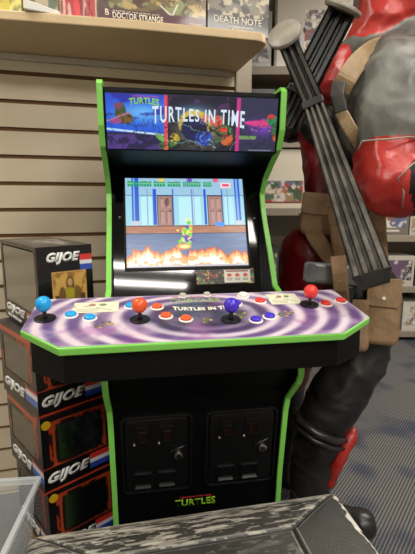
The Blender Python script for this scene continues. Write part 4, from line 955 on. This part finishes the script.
# ------------------------------------------------ swords and pistol carried by the statue
def ridged(mb, p0, p1, w0, w1, th, nr, up):
    """bar with lengthwise ridges on the face towards up"""
    p0, p1 = Vector(p0), Vector(p1); t = (p1-p0).normalized(); s = t.cross(Vector(up)).normalized(); n = s.cross(t).normalized()
    def ring(p, w, k):
        o = [p-s*w/2-n*th, p+s*w/2-n*th, p+s*w/2]
        st_ = []
        for i in range(nr):
            x0 = .5-(i+.12)/nr; x1 = .5-(i+.32)/nr; x2 = .5-(i+.72)/nr; x3 = .5-(i+.9)/nr
            st_ += [p+s*w*x0-n*.004, p+s*w*x1+n*.009, p+s*w*x2+n*.009, p+s*w*x3-n*.004]
        return o+st_+[p-s*w/2]
    mb.hexa(ring(p0, w0, 0), ring(p1, w1, 0)); return t, s, n
def sword(label, pm, hilt_end, guard, tip, wh, w0, w1, m_h, m_s, up, disc):
    P0, P1, P2 = Q(*hilt_end), Q(*guard), Q(*tip); t = thing('sword', label, 'sword', P0, 0, 'swords on the back of the statue'); off = P0
    mb = MB(); ridged(mb, P0, P1, wh, wh*1.05, .03, 3, up); mb.build('grip', m_h, t, off=off)
    d = (P1-P0).normalized(); mb = MB(); dq = (d*.55-Vector(up)*.85*pm).normalized(); mb.lathe(P0-dq*.016, P0+dq*.004, [(0, disc*.6), (.25, disc*.95), (.6, disc), (1, disc*.9)], 28); mb.build('pommel_disc', M['hilt'], t, off=off, smooth=False, bevel=.002)
    if P2 != P1:
        mb = MB(); ridged(mb, P1, P2, w0, w1, .034, 4, up); sc_b = mb.build('scabbard', m_s, t, off=off)
        dd = (P2-P1).normalized(); s = dd.cross(Vector(up)).normalized(); n = s.cross(dd)
        mb = MB(); mb.hexa([P2+s*a*w1*.53+n*b_ for a, b_ in ((-1, -.035), (1, -.035), (1, .002), (.6, .012), (-.6, .012), (-1, .002))], [P2+dd*.032+s*a*w1*.36+n*b_ for a, b_ in ((-1, -.028), (1, -.028), (1, -.004), (.6, .004), (-.6, .004), (-1, -.004))])
        mb.build('end_cap', M['ridge_b'], t, off=off, bevel=.002)
        mb = MB(); mb.hexa([P1+s*a*w0*.54+n*b_ for a, b_ in ((-1, -.038), (1, -.038), (1, .010), (-1, .010))], [P1+dd*.022+s*a*w0*.54+n*b_ for a, b_ in ((-1, -.038), (1, -.038), (1, .012), (-1, .012))]); mb.build('collar', M['ridge_b'], t, off=off, bevel=.003)
    return t
upv = cam(Q(330, 150, 1.05))
sword('grey sword with round pommel disc whose long ribbed scabbard slants down past the belt', 1, (285, 36, 1.10), (312, 100, 1.06), (371, 272, .95), .050, .050, .086, M['ridge'], M['ridge_g'], upv, .046)
sword('black gripped sword with pale block pommel crossing behind the grey sword', .25, (342, 10, 1.17), (302, 88, 1.20), (284, 126, 1.22), .078, .070, .06, M['ridge_b'], M['ridge_b'], upv, .056)
gp = Q(322, 273, 1.185); g = thing('pistol', 'grey toy pistol stuck in the brown belt holster', 'pistol', gp)
mb = MB(); r_ = Vector((1, .15, -.10)).normalized(); n_ = cam(gp); u_ = n_.cross(r_).normalized()*-1
u_ = r_.cross(n_)*-1; u_ = u_ if u_.z > 0 else -u_
def GB(mb, x0, x1, z0, z1, d0, d1):
    mb.hexa([gp+r_*x+u_*z+n_*d0 for x, z in ((x0, z0), (x1, z0), (x1, z1), (x0, z1))], [gp+r_*x+u_*z+n_*d1 for x, z in ((x0, z0), (x1, z0), (x1, z1), (x0, z1))])
GB(mb, -.055, .11, -.034, .032, -.018, .018); mb.build('slide', M['gun'], g, off=gp, bevel=.011, seg=3)
mb = MB(); GB(mb, .05, .10, -.10, -.0345, -.014, .014); mb.build('grip', M['ridge_b'], g, off=gp, bevel=.004)
mb = MB(); GB(mb, -.045, -.02, -.030, .026, .0185, .021); mb.build('muzzle_band', M['gun'], g, off=gp, bevel=.001)

# ================================================================== camera, world, view
cd_ = bpy.data.cameras.new('camera'); cam_o = bpy.data.objects.new('camera', cd_); C.objects.link(cam_o)
cam_o.location = (0, 0, EYE); cam_o.rotation_euler = (math.radians(90)-PITCH, 0, 0)
cd_.sensor_fit = 'VERTICAL'; cd_.sensor_height = 36; cd_.lens = 36*F/554; cd_.clip_start = .05
S = bpy.context.scene; S.camera = cam_o
w = bpy.data.worlds.new('world'); S.world = w; w.use_nodes = True; w.node_tree.nodes['Background'].inputs[0].default_value = (1, .96, .9, 1); w.node_tree.nodes['Background'].inputs[1].default_value = .3
S.view_settings.view_transform = 'Standard'; S.view_settings.look = 'None'; S.view_settings.gamma = 1; S.view_settings.use_curve_mapping = False
S.view_settings.exposure = 0.0
